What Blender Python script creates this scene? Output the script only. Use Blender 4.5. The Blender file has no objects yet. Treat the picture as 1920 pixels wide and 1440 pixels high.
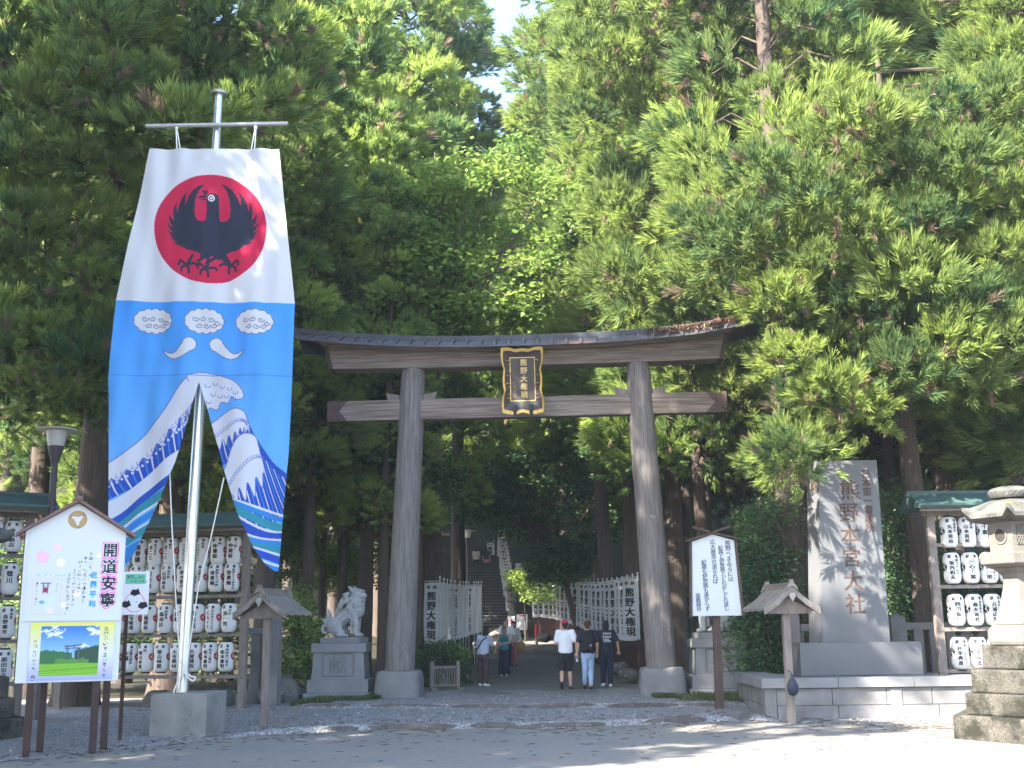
import bpy, math, random
import numpy as np
from mathutils import Vector, Matrix
R_ = math.radians
SC = bpy.context.scene
COL = SC.collection
# ------------------------------------------------------------------ camera
FPX, TH, RO = 2150.0, R_(12.0), 0.0138
CAM = Vector((0, 0, 1.73))
_F = Vector((0, math.cos(TH), math.sin(TH))); _U0 = Vector((0, -math.sin(TH), math.cos(TH))); _R0 = Vector((1, 0, 0))
_R = math.cos(RO) * _R0 - math.sin(RO) * _U0
_U = math.sin(RO) * _R0 + math.cos(RO) * _U0
cd = bpy.data.cameras.new('camera'); cam = bpy.data.objects.new('camera', cd); COL.objects.link(cam)
cd.sensor_width = 36; cd.lens = 36 * FPX / 1920; cd.clip_end = 2000; cd.clip_start = 0.1
cam.matrix_world = Matrix(((_R.x, _U.x, -_F.x, CAM.x), (_R.y, _U.y, -_F.y, CAM.y), (_R.z, _U.z, -_F.z, CAM.z), (0, 0, 0, 1)))
SC.camera = cam
def ray(px, py): px, py = float(px), float(py); return _F + ((px - 960) / FPX) * _R + ((720 - py) / FPX) * _U
def at(px, py, Y):                       # photo pixel at depth Y -> world point
    d = ray(px, py); return CAM + d * (float(Y) / d.y)
def gr(px, py, z):                       # photo pixel on the level z -> world point
    d = ray(px, py); return CAM + d * ((z - CAM.z) / d.z)
# ------------------------------------------------------------------ world, sun, exposure
SUN_DIR = Vector((-0.58, -0.52, 0.63)).normalized()
w = bpy.data.worlds.new('World'); SC.world = w; w.use_nodes = True
nt = w.node_tree; bg = nt.nodes['Background']
sky = nt.nodes.new('ShaderNodeTexSky'); sky.sky_type = 'NISHITA'; sky.sun_disc = False
sky.sun_elevation = math.asin(SUN_DIR.z); sky.sun_rotation = math.atan2(SUN_DIR.x, SUN_DIR.y)
sky.air_density = 1.0; sky.dust_density = 1.2; sky.ozone_density = 2.0
nt.links.new(sky.outputs[0], bg.inputs[0]); bg.inputs[1].default_value = 0.135
sl = bpy.data.lights.new('sun', 'SUN'); so = bpy.data.objects.new('sun', sl); COL.objects.link(so)
sl.energy = 5.0; sl.angle = R_(0.5); sl.color = (1.0, 0.93, 0.80)
so.rotation_euler = SUN_DIR.to_track_quat('Z', 'Y').to_euler()
SC.view_settings.view_transform = 'Standard'; SC.view_settings.look = 'None'
SC.view_settings.gamma = 1.0; SC.view_settings.use_curve_mapping = False
SC.view_settings.exposure = 2.65
SC.cycles.max_bounces = 6; SC.cycles.diffuse_bounces = 4; SC.cycles.transmission_bounces = 6
SC.cycles.transparent_max_bounces = 4; SC.cycles.caustics_reflective = False; SC.cycles.caustics_refractive = False
# ------------------------------------------------------------------ helpers
def tag(o, label=None, cat=None, group=None, kind=None):
    if label: o['label'] = label
    if cat: o['category'] = cat
    if group: o['group'] = group
    if kind: o['kind'] = kind
    return o
def empty(name, loc=(0, 0, 0), rz=0.0, label=None, cat=None, group=None):
    o = bpy.data.objects.new(name, None); COL.objects.link(o)
    o.location = loc; o.rotation_euler = (0, 0, rz); o.empty_display_size = 0.2
    return tag(o, label, cat, group)
def copy_tree(o, parent=None):
    c = o.copy(); COL.objects.link(c); c.parent = parent
    for ch in list(o.children): copy_tree(ch, c)
    return c
class MB:
    def __init__(s): s.v = []; s.f = []; s.m = []
    def poly(s, pts, mi=0):
        n = len(s.v); s.v += [tuple(p) for p in pts]; s.f.append(tuple(range(n, n + len(pts)))); s.m.append(mi)
    def add(s, vs, fs, mi=0, M=None):
        n = len(s.v)
        if M is not None: vs = [M @ Vector(v) for v in vs]
        s.v += [tuple(v) for v in vs]; s.f += [tuple(i + n for i in f) for f in fs]; s.m += [mi] * len(fs)
    def box(s, c, d, mi=0, M=None, top=None):
        hx, hy, hz = d[0] / 2, d[1] / 2, d[2] / 2; tx, ty = (top if top else (1, 1))
        vs = [(c[0] + x * hx * (tx if z > 0 else 1), c[1] + y * hy * (ty if z > 0 else 1), c[2] + z * hz) for z in (-1, 1) for x, y in ((-1, -1), (1, -1), (1, 1), (-1, 1))]
        s.add(vs, [(3, 2, 1, 0), (4, 5, 6, 7), (0, 1, 5, 4), (1, 2, 6, 5), (2, 3, 7, 6), (3, 0, 4, 7)], mi, M)
    def loft(s, rings, mi=0, cap=True, closed=True):
        n0 = len(s.v); k = len(rings[0])
        for r in rings: s.v += [tuple(p) for p in r]
        for i in range(len(rings) - 1):
            for j in range(k if closed else k - 1):
                a = n0 + i * k + j; b = n0 + i * k + (j + 1) % k
                s.f.append((a, b, b + k, a + k)); s.m.append(mi)
        if cap and closed:
            s.f.append(tuple(n0 + j for j in reversed(range(k)))); s.m.append(mi)
            e = n0 + (len(rings) - 1) * k
            s.f.append(tuple(e + j for j in range(k))); s.m.append(mi)
    def tube(s, pts, rad, n=8, mi=0):
        pts = [Vector(p) for p in pts]
        if not hasattr(rad, '__len__'): rad = [rad] * len(pts)
        rings = []; up = None
        for i, p in enumerate(pts):
            t = (pts[min(i + 1, len(pts) - 1)] - pts[max(i - 1, 0)]).normalized()
            if up is None: up = Vector((0, 0, 1)) if abs(t.z) < 0.9 else Vector((0, 1, 0))
            a = t.cross(up).normalized(); b = a.cross(t).normalized(); up = b
            rings.append([p + (a * math.cos(q) + b * math.sin(q)) * rad[i] for q in [2 * math.pi * j / n for j in range(n)]])
        s.loft(rings, mi)
    def lathe(s, prof, n=24, c=(0, 0, 0), ph=0.0, mi=0, cap=True):
        s.loft([[(c[0] + r * math.cos(ph + 2 * math.pi * j / n), c[1] + r * math.sin(ph + 2 * math.pi * j / n), c[2] + z) for j in range(n)] for r, z in prof], mi, cap)
    def prism(s, poly, y0, y1, mi=0):                     # polygon in (x,z) extruded along y
        a = [(p[0], y0, p[1]) for p in poly]; b = [(p[0], y1, p[1]) for p in poly]
        n = len(s.v); k = len(poly); s.v += a + b
        s.f.append(tuple(n + i for i in range(k))); s.f.append(tuple(n + k + i for i in reversed(range(k)))); s.m += [mi, mi]
        for i in range(k):
            j = (i + 1) % k; s.f.append((n + j, n + i, n + k + i, n + k + j)); s.m.append(mi)
    def build(s, name, mats, parent=None, smooth=False, bevel=0, loc=None, rz=None, auto=None):
        me = bpy.data.meshes.new(name); me.from_pydata(s.v, [], s.f); 
        if not isinstance(mats, (list, tuple)): mats = [mats]
        for m in mats: me.materials.append(m)
        if len(mats) > 1: me.polygons.foreach_set('material_index', s.m)
        if smooth: me.polygons.foreach_set('use_smooth', [True] * len(me.polygons))
        me.update(); o = bpy.data.objects.new(name, me); COL.objects.link(o)
        if parent is not None: o.parent = parent
        if loc is not None: o.location = loc
        if rz is not None: o.rotation_euler = (0, 0, rz)
        if auto is not None: me.set_sharp_from_angle(angle=R_(auto))
        if bevel:
            b = o.modifiers.new('bevel', 'BEVEL'); b.width = bevel; b.segments = 2; b.limit_method = 'ANGLE'; b.angle_limit = R_(40)
        return o
def rotm(loc, rx=0, ry=0, rz=0, sc=1.0):
    return Matrix.Translation(loc) @ Matrix.Rotation(rz, 4, 'Z') @ Matrix.Rotation(ry, 4, 'Y') @ Matrix.Rotation(rx, 4, 'X') @ Matrix.Diagonal((sc, sc, sc, 1) if not hasattr(sc, '__len__') else (*sc, 1))
def raw_mesh(name, V, F, mats, parent=None, attrs=None, smooth=False, k=4, mi=None):
    me = bpy.data.meshes.new(name); nv, nf = len(V), len(F)
    me.vertices.add(nv); me.vertices.foreach_set('co', np.asarray(V, np.float32).ravel())
    me.loops.add(nf * k); me.loops.foreach_set('vertex_index', np.asarray(F, np.int32).ravel())
    me.polygons.add(nf); me.polygons.foreach_set('loop_start', np.arange(0, nf * k, k, dtype=np.int32))
    me.polygons.foreach_set('loop_total', np.full(nf, k, np.int32))
    for nm, arr in (attrs or {}).items():
        if arr.ndim == 1:
            a = me.attributes.new(nm, 'FLOAT', 'POINT'); a.data.foreach_set('value', arr.astype(np.float32))
        else:
            a = me.attributes.new(nm, 'FLOAT_COLOR', 'POINT'); c4 = np.ones((nv, 4), np.float32); c4[:, :3] = arr; a.data.foreach_set('color', c4.ravel())
    for m in (mats if isinstance(mats, (list, tuple)) else [mats]): me.materials.append(m)
    if mi is not None: me.polygons.foreach_set('material_index', np.asarray(mi, np.int32))
    if smooth: me.polygons.foreach_set('use_smooth', np.ones(nf, bool))
    me.update(calc_edges=True); me.validate()
    o = bpy.data.objects.new(name, me); COL.objects.link(o)
    if parent is not None: o.parent = parent
    return o
# glyphs -------------------------------------------------------------
_gc = bpy.data.curves.new('glyph_source', 'FONT'); _gc.resolution_u = 2
_go = bpy.data.objects.new('glyph_source', _gc); _GL = {}
def glyph(ch, off=0.0):
    key = (ch, off)
    off = 0.0; key = (ch, 0.0)
    if key not in _GL:
        if ch.isspace(): _GL[key] = ([], []); return _GL[key]
        if _go.name not in COL.objects: COL.objects.link(_go)
        _gc.body = ch; _gc.offset = off
        dg = bpy.context.evaluated_depsgraph_get(); dg.update()
        m = bpy.data.meshes.new_from_object(_go.evaluated_get(dg))
        vs = [(v.co.x, v.co.y) for v in m.vertices]; fs = [tuple(p.vertices) for p in m.polygons]
        bpy.data.meshes.remove(m); _GL[key] = (vs, fs)
    return _GL[key]
def text_v(mb, s, x, z, size, fn, mi=0, off=0.02, sx=1.0, pitch=1.08):   # vertical writing, x centre, z top
    for i, ch in enumerate(s):
        vs, fs = glyph(ch)
        if not vs: continue
        cx = (min(v[0] for v in vs) + max(v[0] for v in vs)) / 2
        if ord(ch) > 0x2000: cx = 0.5
        o = off * .8; sh = [(-o, -o * .6), (o, -o * .6), (o, o * .6), (-o, o * .6)] if off >= .03 else [(-o, 0), (o, 0)] if off > .012 else [(0, 0)]
        for k, (ox, oz) in enumerate(sh):                       # heavier strokes: shifted layers, each half a millimetre prouder
            q = []
            for v in vs: p = fn(x + (v[0] - cx + ox) * size * sx, z - size * (0.86 + i * pitch) + (v[1] + oz) * size); q.append((p[0], p[1] - .0006 * k, p[2]))
            mb.add(q, fs, mi)
def text_h(mb, s, x, z, size, fn, mi=0, off=0.0, sx=1.0):                # horizontal writing from x, baseline z
    for ch in s:
        vs, fs = glyph(ch, off)
        adv = 1.0 if ord(ch) > 0x2000 else 0.58
        if vs: mb.add([fn(x + v[0] * size * sx, z + v[1] * size) for v in vs], fs, mi)
        x += adv * size * sx
# materials ------------------------------------------------------------
def mat(name, c1, c2=None, scale=3.0, stretch=(1, 1, 1), detail=6, rough=0.75, c3=None, s3=40.0, t3=0.6, c4=None, s4=1.2, t4=0.58, bump=0.0, bscale=30.0, bstretch=None, metal=0.0, spec=0.3, trans=0.0, vary=0.0):
    m = bpy.data.materials.new(name); m.use_nodes = True; n = m.node_tree; L = n.links.new
    P = n.nodes['Principled BSDF']; P.inputs['Roughness'].default_value = rough; P.inputs['Metallic'].default_value = metal
    P.inputs['Specular IOR Level'].default_value = spec
    tc = n.nodes.new('ShaderNodeTexCoord')
    def noise(sc, st, dt=6, ro=0.6):
        mp = n.nodes.new('ShaderNodeMapping'); mp.inputs['Scale'].default_value = st; L(tc.outputs['Object'], mp.inputs[0])
        t = n.nodes.new('ShaderNodeTexNoise'); t.inputs['Scale'].default_value = sc; t.inputs['Detail'].default_value = dt; t.inputs['Roughness'].default_value = ro
        L(mp.outputs[0], t.inputs['Vector']); return t.outputs['Fac']
    def ramp(src, a, b):
        r = n.nodes.new('ShaderNodeMapRange'); r.inputs['From Min'].default_value = a; r.inputs['From Max'].default_value = b; L(src, r.inputs['Value']); return r.outputs[0]
    def mix(fac, A, B):
        x = n.nodes.new('ShaderNodeMix'); x.data_type = 'RGBA'; L(fac, x.inputs['Factor'])
        for k, q in ((6, A), (7, B)):
            if isinstance(q, tuple): x.inputs[k].default_value = (*q, 1)
            else: L(q, x.inputs[k])
        return x.outputs[2]
    col = None
    if c2 is not None: col = mix(ramp(noise(scale, stretch, detail), 0.32, 0.68), c1, c2)
    if c3 is not None: col = mix(ramp(noise(s3, (1, 1, 1), 3), t3, t3 + 0.1), col if col is not None else c1, c3)
    if c4 is not None: col = mix(ramp(noise(s4, (1, 1, 1), 8, 0.7), t4, t4 + 0.12), col if col is not None else c1, c4)
    if col is None: P.inputs['Base Color'].default_value = (*c1, 1)
    else: L(col, P.inputs['Base Color'])
    if bump:
        b = n.nodes.new('ShaderNodeBump'); b.inputs['Strength'].default_value = bump; b.inputs['Distance'].default_value = 0.02
        L(noise(bscale, bstretch or stretch, 5), b.inputs['Height']); L(b.outputs[0], P.inputs['Normal'])
    if trans:
        tr = n.nodes.new('ShaderNodeBsdfTranslucent'); ms = n.nodes.new('ShaderNodeMixShader'); ms.inputs[0].default_value = trans
        if col is None: tr.inputs[0].default_value = (*c1, 1)
        else: L(col, tr.inputs[0])
        L(P.outputs[0], ms.inputs[1]); L(tr.outputs[0], ms.inputs[2]); L(ms.outputs[0], n.nodes['Material Output'].inputs[0])
    return m
def paint_mat(name, attr='print', rough=0.8, trans=0.0, bump=0.0):
    m = bpy.data.materials.new(name); m.use_nodes = True; n = m.node_tree; L = n.links.new
    P = n.nodes['Principled BSDF']; P.inputs['Roughness'].default_value = rough; P.inputs['Specular IOR Level'].default_value = 0.2
    a = n.nodes.new('ShaderNodeAttribute'); a.attribute_name = attr; L(a.outputs['Color'], P.inputs['Base Color'])
    if trans:
        tr = n.nodes.new('ShaderNodeBsdfTranslucent'); ms = n.nodes.new('ShaderNodeMixShader'); ms.inputs[0].default_value = trans
        L(a.outputs['Color'], tr.inputs[0]); L(P.outputs[0], ms.inputs[1]); L(tr.outputs[0], ms.inputs[2]); L(ms.outputs[0], n.nodes['Material Output'].inputs[0])
    return m
def leaf_mat(name, dark, light, brown=(0.17, 0.12, 0.075), trans=0.35, hue=0.5):
    m = bpy.data.materials.new(name); m.use_nodes = True; n = m.node_tree; L = n.links.new
    a = n.nodes.new('ShaderNodeAttribute'); a.attribute_name = 'tint'
    cr = n.nodes.new('ShaderNodeValToRGB'); e = cr.color_ramp.elements
    e[0].position = 0.0; e[0].color = (*brown, 1); e[1].position = 1.0; e[1].color = (*light, 1)
    for p, c in ((0.05, brown), (0.07, dark), (0.55, tuple((x + y) / 2 for x, y in zip(dark, light)))):
        q = e.new(p); q.color = (*c, 1)
    L(a.outputs['Fac'], cr.inputs[0])
    oi = n.nodes.new('ShaderNodeObjectInfo'); hs = n.nodes.new('ShaderNodeHueSaturation')
    mr = n.nodes.new('ShaderNodeMapRange'); mr.inputs['To Min'].default_value = 0.75; mr.inputs['To Max'].default_value = 1.2
    L(oi.outputs['Random'], mr.inputs[0]); L(mr.outputs[0], hs.inputs['Value']); L(cr.outputs[0], hs.inputs['Color'])
    P = n.nodes['Principled BSDF']; P.inputs['Roughness'].default_value = 0.55; P.inputs['Specular IOR Level'].default_value = 0.25
    L(hs.outputs[0], P.inputs['Base Color'])
    tr = n.nodes.new('ShaderNodeBsdfTranslucent'); L(hs.outputs[0], tr.inputs[0])
    ms = n.nodes.new('ShaderNodeMixShader'); ms.inputs[0].default_value = trans
    L(P.outputs[0], ms.inputs[1]); L(tr.outputs[0], ms.inputs[2]); L(ms.outputs[0], n.nodes['Material Output'].inputs[0])
    return m
M_ = {}
M_['granite'] = mat('granite', (0.22, 0.22, 0.227), (0.165, 0.165, 0.172), 1.5, rough=0.8, c3=(0.22, 0.22, 0.23), s3=70, t3=0.58, bump=0.15, bscale=60)
M_['granite_worn'] = mat('granite_worn', (0.205, 0.20, 0.20), (0.135, 0.132, 0.132), 2.5, rough=0.85, c3=(0.16, 0.16, 0.16), s3=60, t3=0.6, bump=0.3, bscale=40)
M_['granite_polish'] = mat('granite_polish', (0.125, 0.127, 0.135), (0.10, 0.102, 0.11), 0.8, rough=0.45, c3=(0.10, 0.10, 0.11), s3=120, t3=0.58, spec=0.4)
M_['mossy_stone'] = mat('mossy_stone', (0.105, 0.095, 0.08), (0.055, 0.052, 0.046), 3, rough=0.9, c3=(0.016, 0.016, 0.015), s3=55, t3=0.53, c4=(0.018, 0.018, 0.013), s4=1.9, t4=0.47, bump=0.6, bscale=30)
M_['pale_stone'] = mat('pale_stone', (0.15, 0.135, 0.12), (0.10, 0.092, 0.085), 3, rough=0.85, c3=(0.07, 0.066, 0.06), s3=60, t3=0.60, bump=0.3, bscale=40)
M_['roof_stone'] = mat('roof_stone', (0.12, 0.12, 0.112), (0.045, 0.045, 0.043), 4, rough=0.9, c3=(0.22, 0.22, 0.21), s3=14, t3=0.62, c4=(0.13, 0.09, 0.018), s4=1.8, t4=0.57, bump=0.6, bscale=25)
M_['concrete'] = mat('concrete', (0.27, 0.26, 0.245), (0.15, 0.145, 0.14), 1.6, rough=0.9, c3=(0.09, 0.09, 0.085), s3=5, t3=0.62, bump=0.3, bscale=40)
M_['wood_v'] = mat('wood_v', (0.245, 0.222, 0.212), (0.11, 0.096, 0.092), 5, (7, 7, 0.30), rough=0.85, c3=(0.31, 0.285, 0.27), s3=5, t3=0.66, bump=0.9, bscale=9, bstretch=(6, 6, 0.3))
M_['wood_h'] = mat('wood_h', (0.30, 0.245, 0.21), (0.11, 0.083, 0.07), 3, (0.28, 6, 7), rough=0.85, c3=(0.29, 0.25, 0.225), s3=3.5, t3=0.68, bump=0.8, bscale=8, bstretch=(0.3, 6, 6))
M_['wood_rail'] = mat('wood_rail', (0.22, 0.19, 0.175), (0.14, 0.115, 0.10), 5, (3, 3, 0.5), rough=0.85, bump=0.3, bscale=20)
M_['wood_dark'] = mat('wood_dark', (0.085, 0.055, 0.045), (0.05, 0.035, 0.03), 4, (3, 3, 0.5), rough=0.8, bump=0.3, bscale=20)
M_['brown_paint'] = mat('brown_paint', (0.042, 0.018, 0.017), (0.034, 0.015, 0.014), 2, rough=0.45)
M_['board_white'] = mat('board_white', (0.62, 0.63, 0.66), (0.58, 0.59, 0.62), 1.5, rough=0.5)
M_['lantern_paper'] = mat('lantern_paper', (0.82, 0.815, 0.81), rough=0.8, trans=0.3)
M_['ink'] = mat('ink', (0.02, 0.02, 0.025), rough=0.7)
M_['ink_blue'] = mat('ink_blue', (0.03, 0.03, 0.11), rough=0.7)
M_['red_ink'] = mat('red_ink', (0.45, 0.015, 0.03), rough=0.7)
M_['gold'] = mat('gold', (0.55, 0.36, 0.10), (0.40, 0.25, 0.06), 12, rough=0.45, metal=0.5)
M_['gold_ink'] = mat('gold_ink', (0.60, 0.42, 0.16), rough=0.5)
M_['lacquer'] = mat('lacquer', (0.05, 0.042, 0.042), (0.08, 0.065, 0.062), 3, (6, 6, 0.4), rough=0.6)
M_['iron'] = mat('iron', (0.02, 0.022, 0.026), rough=0.5)
M_['steel'] = mat('steel', (0.62, 0.63, 0.65), (0.52, 0.53, 0.55), 2, rough=0.32, metal=0.85)
M_['steel_dull'] = mat('steel_dull', (0.42, 0.42, 0.42), (0.30, 0.29, 0.28), 6, rough=0.5, metal=0.6)
M_['rope'] = mat('rope', (0.72, 0.70, 0.66), rough=0.9)
M_['copper_dark'] = mat('copper_dark', (0.10, 0.105, 0.125), (0.065, 0.065, 0.075), 2, rough=0.5, c4=(0.14, 0.075, 0.07), s4=0.35, t4=0.53)
M_['copper_end'] = mat('copper_end', (0.085, 0.05, 0.046), (0.065, 0.04, 0.038), 3, rough=0.5)
M_['verdigris'] = mat('verdigris', (0.065, 0.12, 0.115), (0.045, 0.085, 0.08), 2, (1, 1, 1), rough=0.5)
M_['bark'] = mat('bark', (0.125, 0.095, 0.08), (0.06, 0.045, 0.038), 3, (7, 7, 0.35), rough=0.95, c4=(0.21, 0.19, 0.17), s4=0.7, t4=0.60, bump=0.9, bscale=6, bstretch=(9, 9, 0.35))
M_['twig'] = mat('twig', (0.12, 0.09, 0.07), (0.07, 0.055, 0.045), 5, rough=0.95)
M_['cedar'] = leaf_mat('cedar_needles', (0.058, 0.14, 0.070), (0.42, 0.515, 0.13), brown=(0.27, 0.20, 0.14), trans=0.5)
M_['broad'] = leaf_mat('broad_leaves', (0.045, 0.11, 0.06), (0.20, 0.28, 0.075), trans=0.35)
M_['maple'] = leaf_mat('maple_leaves', (0.10, 0.19, 0.05), (0.31, 0.39, 0.085), trans=0.55)
M_['grass'] = leaf_mat('grass_blades', (0.05, 0.075, 0.025), (0.11, 0.13, 0.045), trans=0.3)
M_['skin'] = mat('skin', (0.50, 0.30, 0.215), (0.44, 0.25, 0.18), 8, rough=0.55)
# ------------------------------------------------------------------ setting: road, gravel, forest floor, hill, stairs
rng = np.random.default_rng(7); random.seed(7)
def lerp_pts(P, x): return np.interp(x, [p[0] for p in P], [p[1] for p in P])
EDGE0 = [(-60, 14.0), (-12, 15.6), (-7.2, 16.75), (-5.8, 18.6), (-4.4, 20.35), (-2.5, 21.05), (0.3, 20.9), (2.5, 21.4), (4.3, 22.0), (5.2, 21.4), (6.5, 20.3), (8, 20.0), (60, 20.0)]
EDGE2 = [(-60, 25.4), (-4.7, 25.45), (-2.0, 24.9), (0.35, 24.5), (4.6, 24.15), (60, 24.1)]
def vnoise(x, y, s=1.0, seed=0):
    r = np.zeros_like(x, dtype=float)
    for k, (a, b, c) in enumerate(((1.0, 1.3, .7), (-.8, 1.1, 2.1), (1.7, -.6, 4.0), (.5, 2.3, 1.1), (2.9, 1.9, .3))):
        r += np.sin((x * a + y * b) / s + c + seed * 1.7 + k) / (1 + 0.5 * k)
    return r / 3.0
def smooth(a, b, x):
    t = np.clip((x - a) / (b - a), 0, 1); return t * t * (3 - 2 * t)
def gravel_h(x, y):
    x = np.asarray(x, float); y = np.asarray(y, float)
    e0 = lerp_pts(EDGE0, x) + 0.05 * vnoise(x, y * 0, 0.25); e2 = lerp_pts(EDGE2, x) + 0.05 * vnoise(x, y * 0, 0.3, 3)
    inner = smooth(-5.2, -3.9, x) * (1 - smooth(4.2, 5.0, x))
    h = -0.06 + 0.075 * smooth(-0.35, 0.15, y - e0) + 0.09 * inner * smooth(-0.03, 0.04, y - e0) + (1 - inner) * 0.10 * smooth(0.5, 6, y - e0)
    h += 0.09 * smooth(-0.04, 0.04, y - e2) * smooth(-5.0, -4.4, x)
    return h + 0.008 * vnoise(x, y, 0.22, 5) * (y > e0)
def floor_h(x, y):
    x = np.asarray(x, float); y = np.asarray(y, float)
    h = 0.17 + 1.0 * smooth(35, 68, y) + 0.55 * np.clip(y - 68, 0, None) * 1.0
    side = smooth(5, 16, np.abs(x))
    h = h + side * (0.25 * np.clip(y - 40, 0, 28)) * 0.35
    return h + 0.15 * vnoise(x, y, 2.5, 2) * smooth(30, 40, y) * smooth(3.5, 6, np.abs(x - 0.3))
def grid(name, xs, ys, fn, m, kind='structure', smoothf=True):
    X, Y = np.meshgrid(xs, ys); Z = fn(X, Y); V = np.stack([X, Y, Z], -1).reshape(-1, 3)
    nx, ny = len(xs), len(ys); i = np.arange(nx - 1)[None, :] + nx * np.arange(ny - 1)[:, None]
    F = np.stack([i, i + 1, i + nx + 1, i + nx], -1).reshape(-1, 4)
    o = raw_mesh(name, V, F, m, smooth=smoothf); tag(o, kind=kind); return o
def ground_mat(name, c1, c2, c3, vs=38.0, bump=0.6, patch=None):
    m = bpy.data.materials.new(name); m.use_nodes = True; n = m.node_tree; L = n.links.new; P = n.nodes['Principled BSDF']
    P.inputs['Roughness'].default_value = 0.95; P.inputs['Specular IOR Level'].default_value = 0.15
    tc = n.nodes.new('ShaderNodeTexCoord'); vo = n.nodes.new('ShaderNodeTexVoronoi'); vo.inputs['Scale'].default_value = vs; L(tc.outputs['Object'], vo.inputs['Vector'])
    r = n.nodes.new('ShaderNodeValToRGB'); e = r.color_ramp.elements; e[0].color = (*c1, 1); e[1].color = (*c2, 1); q = e.new(0.5); q.color = (*c3, 1)
    sp = n.nodes.new('ShaderNodeSeparateColor'); L(vo.outputs['Color'], sp.inputs[0]); L(sp.outputs[0], r.inputs[0])
    no = n.nodes.new('ShaderNodeTexNoise'); no.inputs['Scale'].default_value = 0.9; no.inputs['Detail'].default_value = 8; L(tc.outputs['Object'], no.inputs['Vector'])
    mr = n.nodes.new('ShaderNodeMapRange'); mr.inputs['From Min'].default_value = 0.4; mr.inputs['From Max'].default_value = 0.65; L(no.outputs['Fac'], mr.inputs[0])
    mx = n.nodes.new('ShaderNodeMix'); mx.data_type = 'RGBA'; ml = n.nodes.new('ShaderNodeMath'); ml.operation = 'MULTIPLY'; ml.inputs[1].default_value = 0.55
    L(mr.outputs[0], ml.inputs[0]); L(ml.outputs[0], mx.inputs['Factor']); L(r.outputs[0], mx.inputs[6]); mx.inputs[7].default_value = (*(patch or c3), 1); L(mx.outputs[2], P.inputs['Base Color'])
    b = n.nodes.new('ShaderNodeBump'); b.inputs['Strength'].default_value = bump; b.inputs['Distance'].default_value = 0.02; b.invert = True
    L(vo.outputs['Distance'], b.inputs['Height']); L(b.outputs[0], P.inputs['Normal']); return m
M_['road'] = ground_mat('road_surface', (0.155, 0.147, 0.137), (0.25, 0.237, 0.218), (0.20, 0.19, 0.177), 90, 0.35, (0.25, 0.22, 0.185))
M_['gravel'] = ground_mat('gravel_surface', (0.13, 0.13, 0.14), (0.34, 0.335, 0.33), (0.215, 0.212, 0.218), 30, 0.9, (0.215, 0.195, 0.18))
M_['path'] = ground_mat('path_surface', (0.10, 0.095, 0.095), (0.23, 0.22, 0.21), (0.15, 0.145, 0.14), 30, 0.8, (0.22, 0.18, 0.15))
M_['soil'] = mat('forest_soil', (0.04, 0.032, 0.022), (0.025, 0.028, 0.016), 1.2, rough=1.0, c3=(0.06, 0.045, 0.03), s3=14, t3=0.6, bump=0.8, bscale=8)
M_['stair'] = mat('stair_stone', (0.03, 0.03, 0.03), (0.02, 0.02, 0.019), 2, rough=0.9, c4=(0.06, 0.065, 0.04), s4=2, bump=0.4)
ax = np.arange
grid('road', np.linspace(-300, 300, 21), np.array([-300, -100, -20, 0, 10, 16, 22.6, 24.0]), lambda x, y: 0 * x, M_['road'])
grid('gravel_ground', ax(-13, 13.01, 0.08), ax(14, 30.01, 0.06), gravel_h, M_['gravel'])
xs = np.concatenate([np.linspace(-140, -26, 24), ax(-24, 24.1, 0.5), np.linspace(26, 140, 24)])
grid('forest_floor', xs, np.concatenate([ax(24.6, 34, 0.6), ax(34, 80, 0.8), np.linspace(82, 260, 40)]),
     lambda x, y: floor_h(x, y) - 0.10 - 0.25 * (1 - smooth(25.5, 28.5, y)) - 0.08 * smooth(27, 30, y) * (np.abs(x - .3) < 4.5) * (y < 67), M_['soil'])
def path_strip():
    LP = [(27.5, -3.6), (36, -2.15), (47, -1.5), (60, -2.6), (69, -3.0)]; RP = [(27.5, 4.4), (36, 3.4), (58, 2.5), (69, 0.6)]
    V = []; ys = np.linspace(28.0, 69.5, 90); us = np.linspace(0, 1, 24)
    for y in ys:
        l, r = lerp_pts(LP, y), lerp_pts(RP, y)
        for u in us:
            x = l + (r - l) * u; V.append((x, y, float(floor_h(x, y)) + (0.0 if y > 29 else 0.0) + 0.025 - 0.03 * abs(2 * u - 1) ** 4 + 0.01 * math.sin(3 * x + y)))
    n = len(us); F = [(a * n + b, a * n + b + 1, (a + 1) * n + b + 1, (a + 1) * n + b) for a in range(len(ys) - 1) for b in range(n - 1)]
    o = raw_mesh('path', V, F, M_['path'], smooth=True); tag(o, kind='structure')
path_strip()
def rock(mb, c, d, seed, mi=0, M=None):
    r = random.Random(seed); vs = []; n, k = 8, 5
    rings = []
    for i in range(k):
        t = math.pi * (i + 0.5) / k
        rings.append([(c[0] + d[0] / 2 * math.sin(t) ** 0.6 * math.cos(a) * r.uniform(.8, 1.12), c[1] + d[1] / 2 * math.sin(t) ** 0.6 * math.sin(a) * r.uniform(.8, 1.12), c[2] - d[2] / 2 * math.cos(t) * r.uniform(.85, 1.1)) for a in [2 * math.pi * j / n for j in range(n)]])
    if M is not None: rings = [[M @ Vector(p) for p in q] for q in rings]
    mb.loft(rings, mi)
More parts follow.
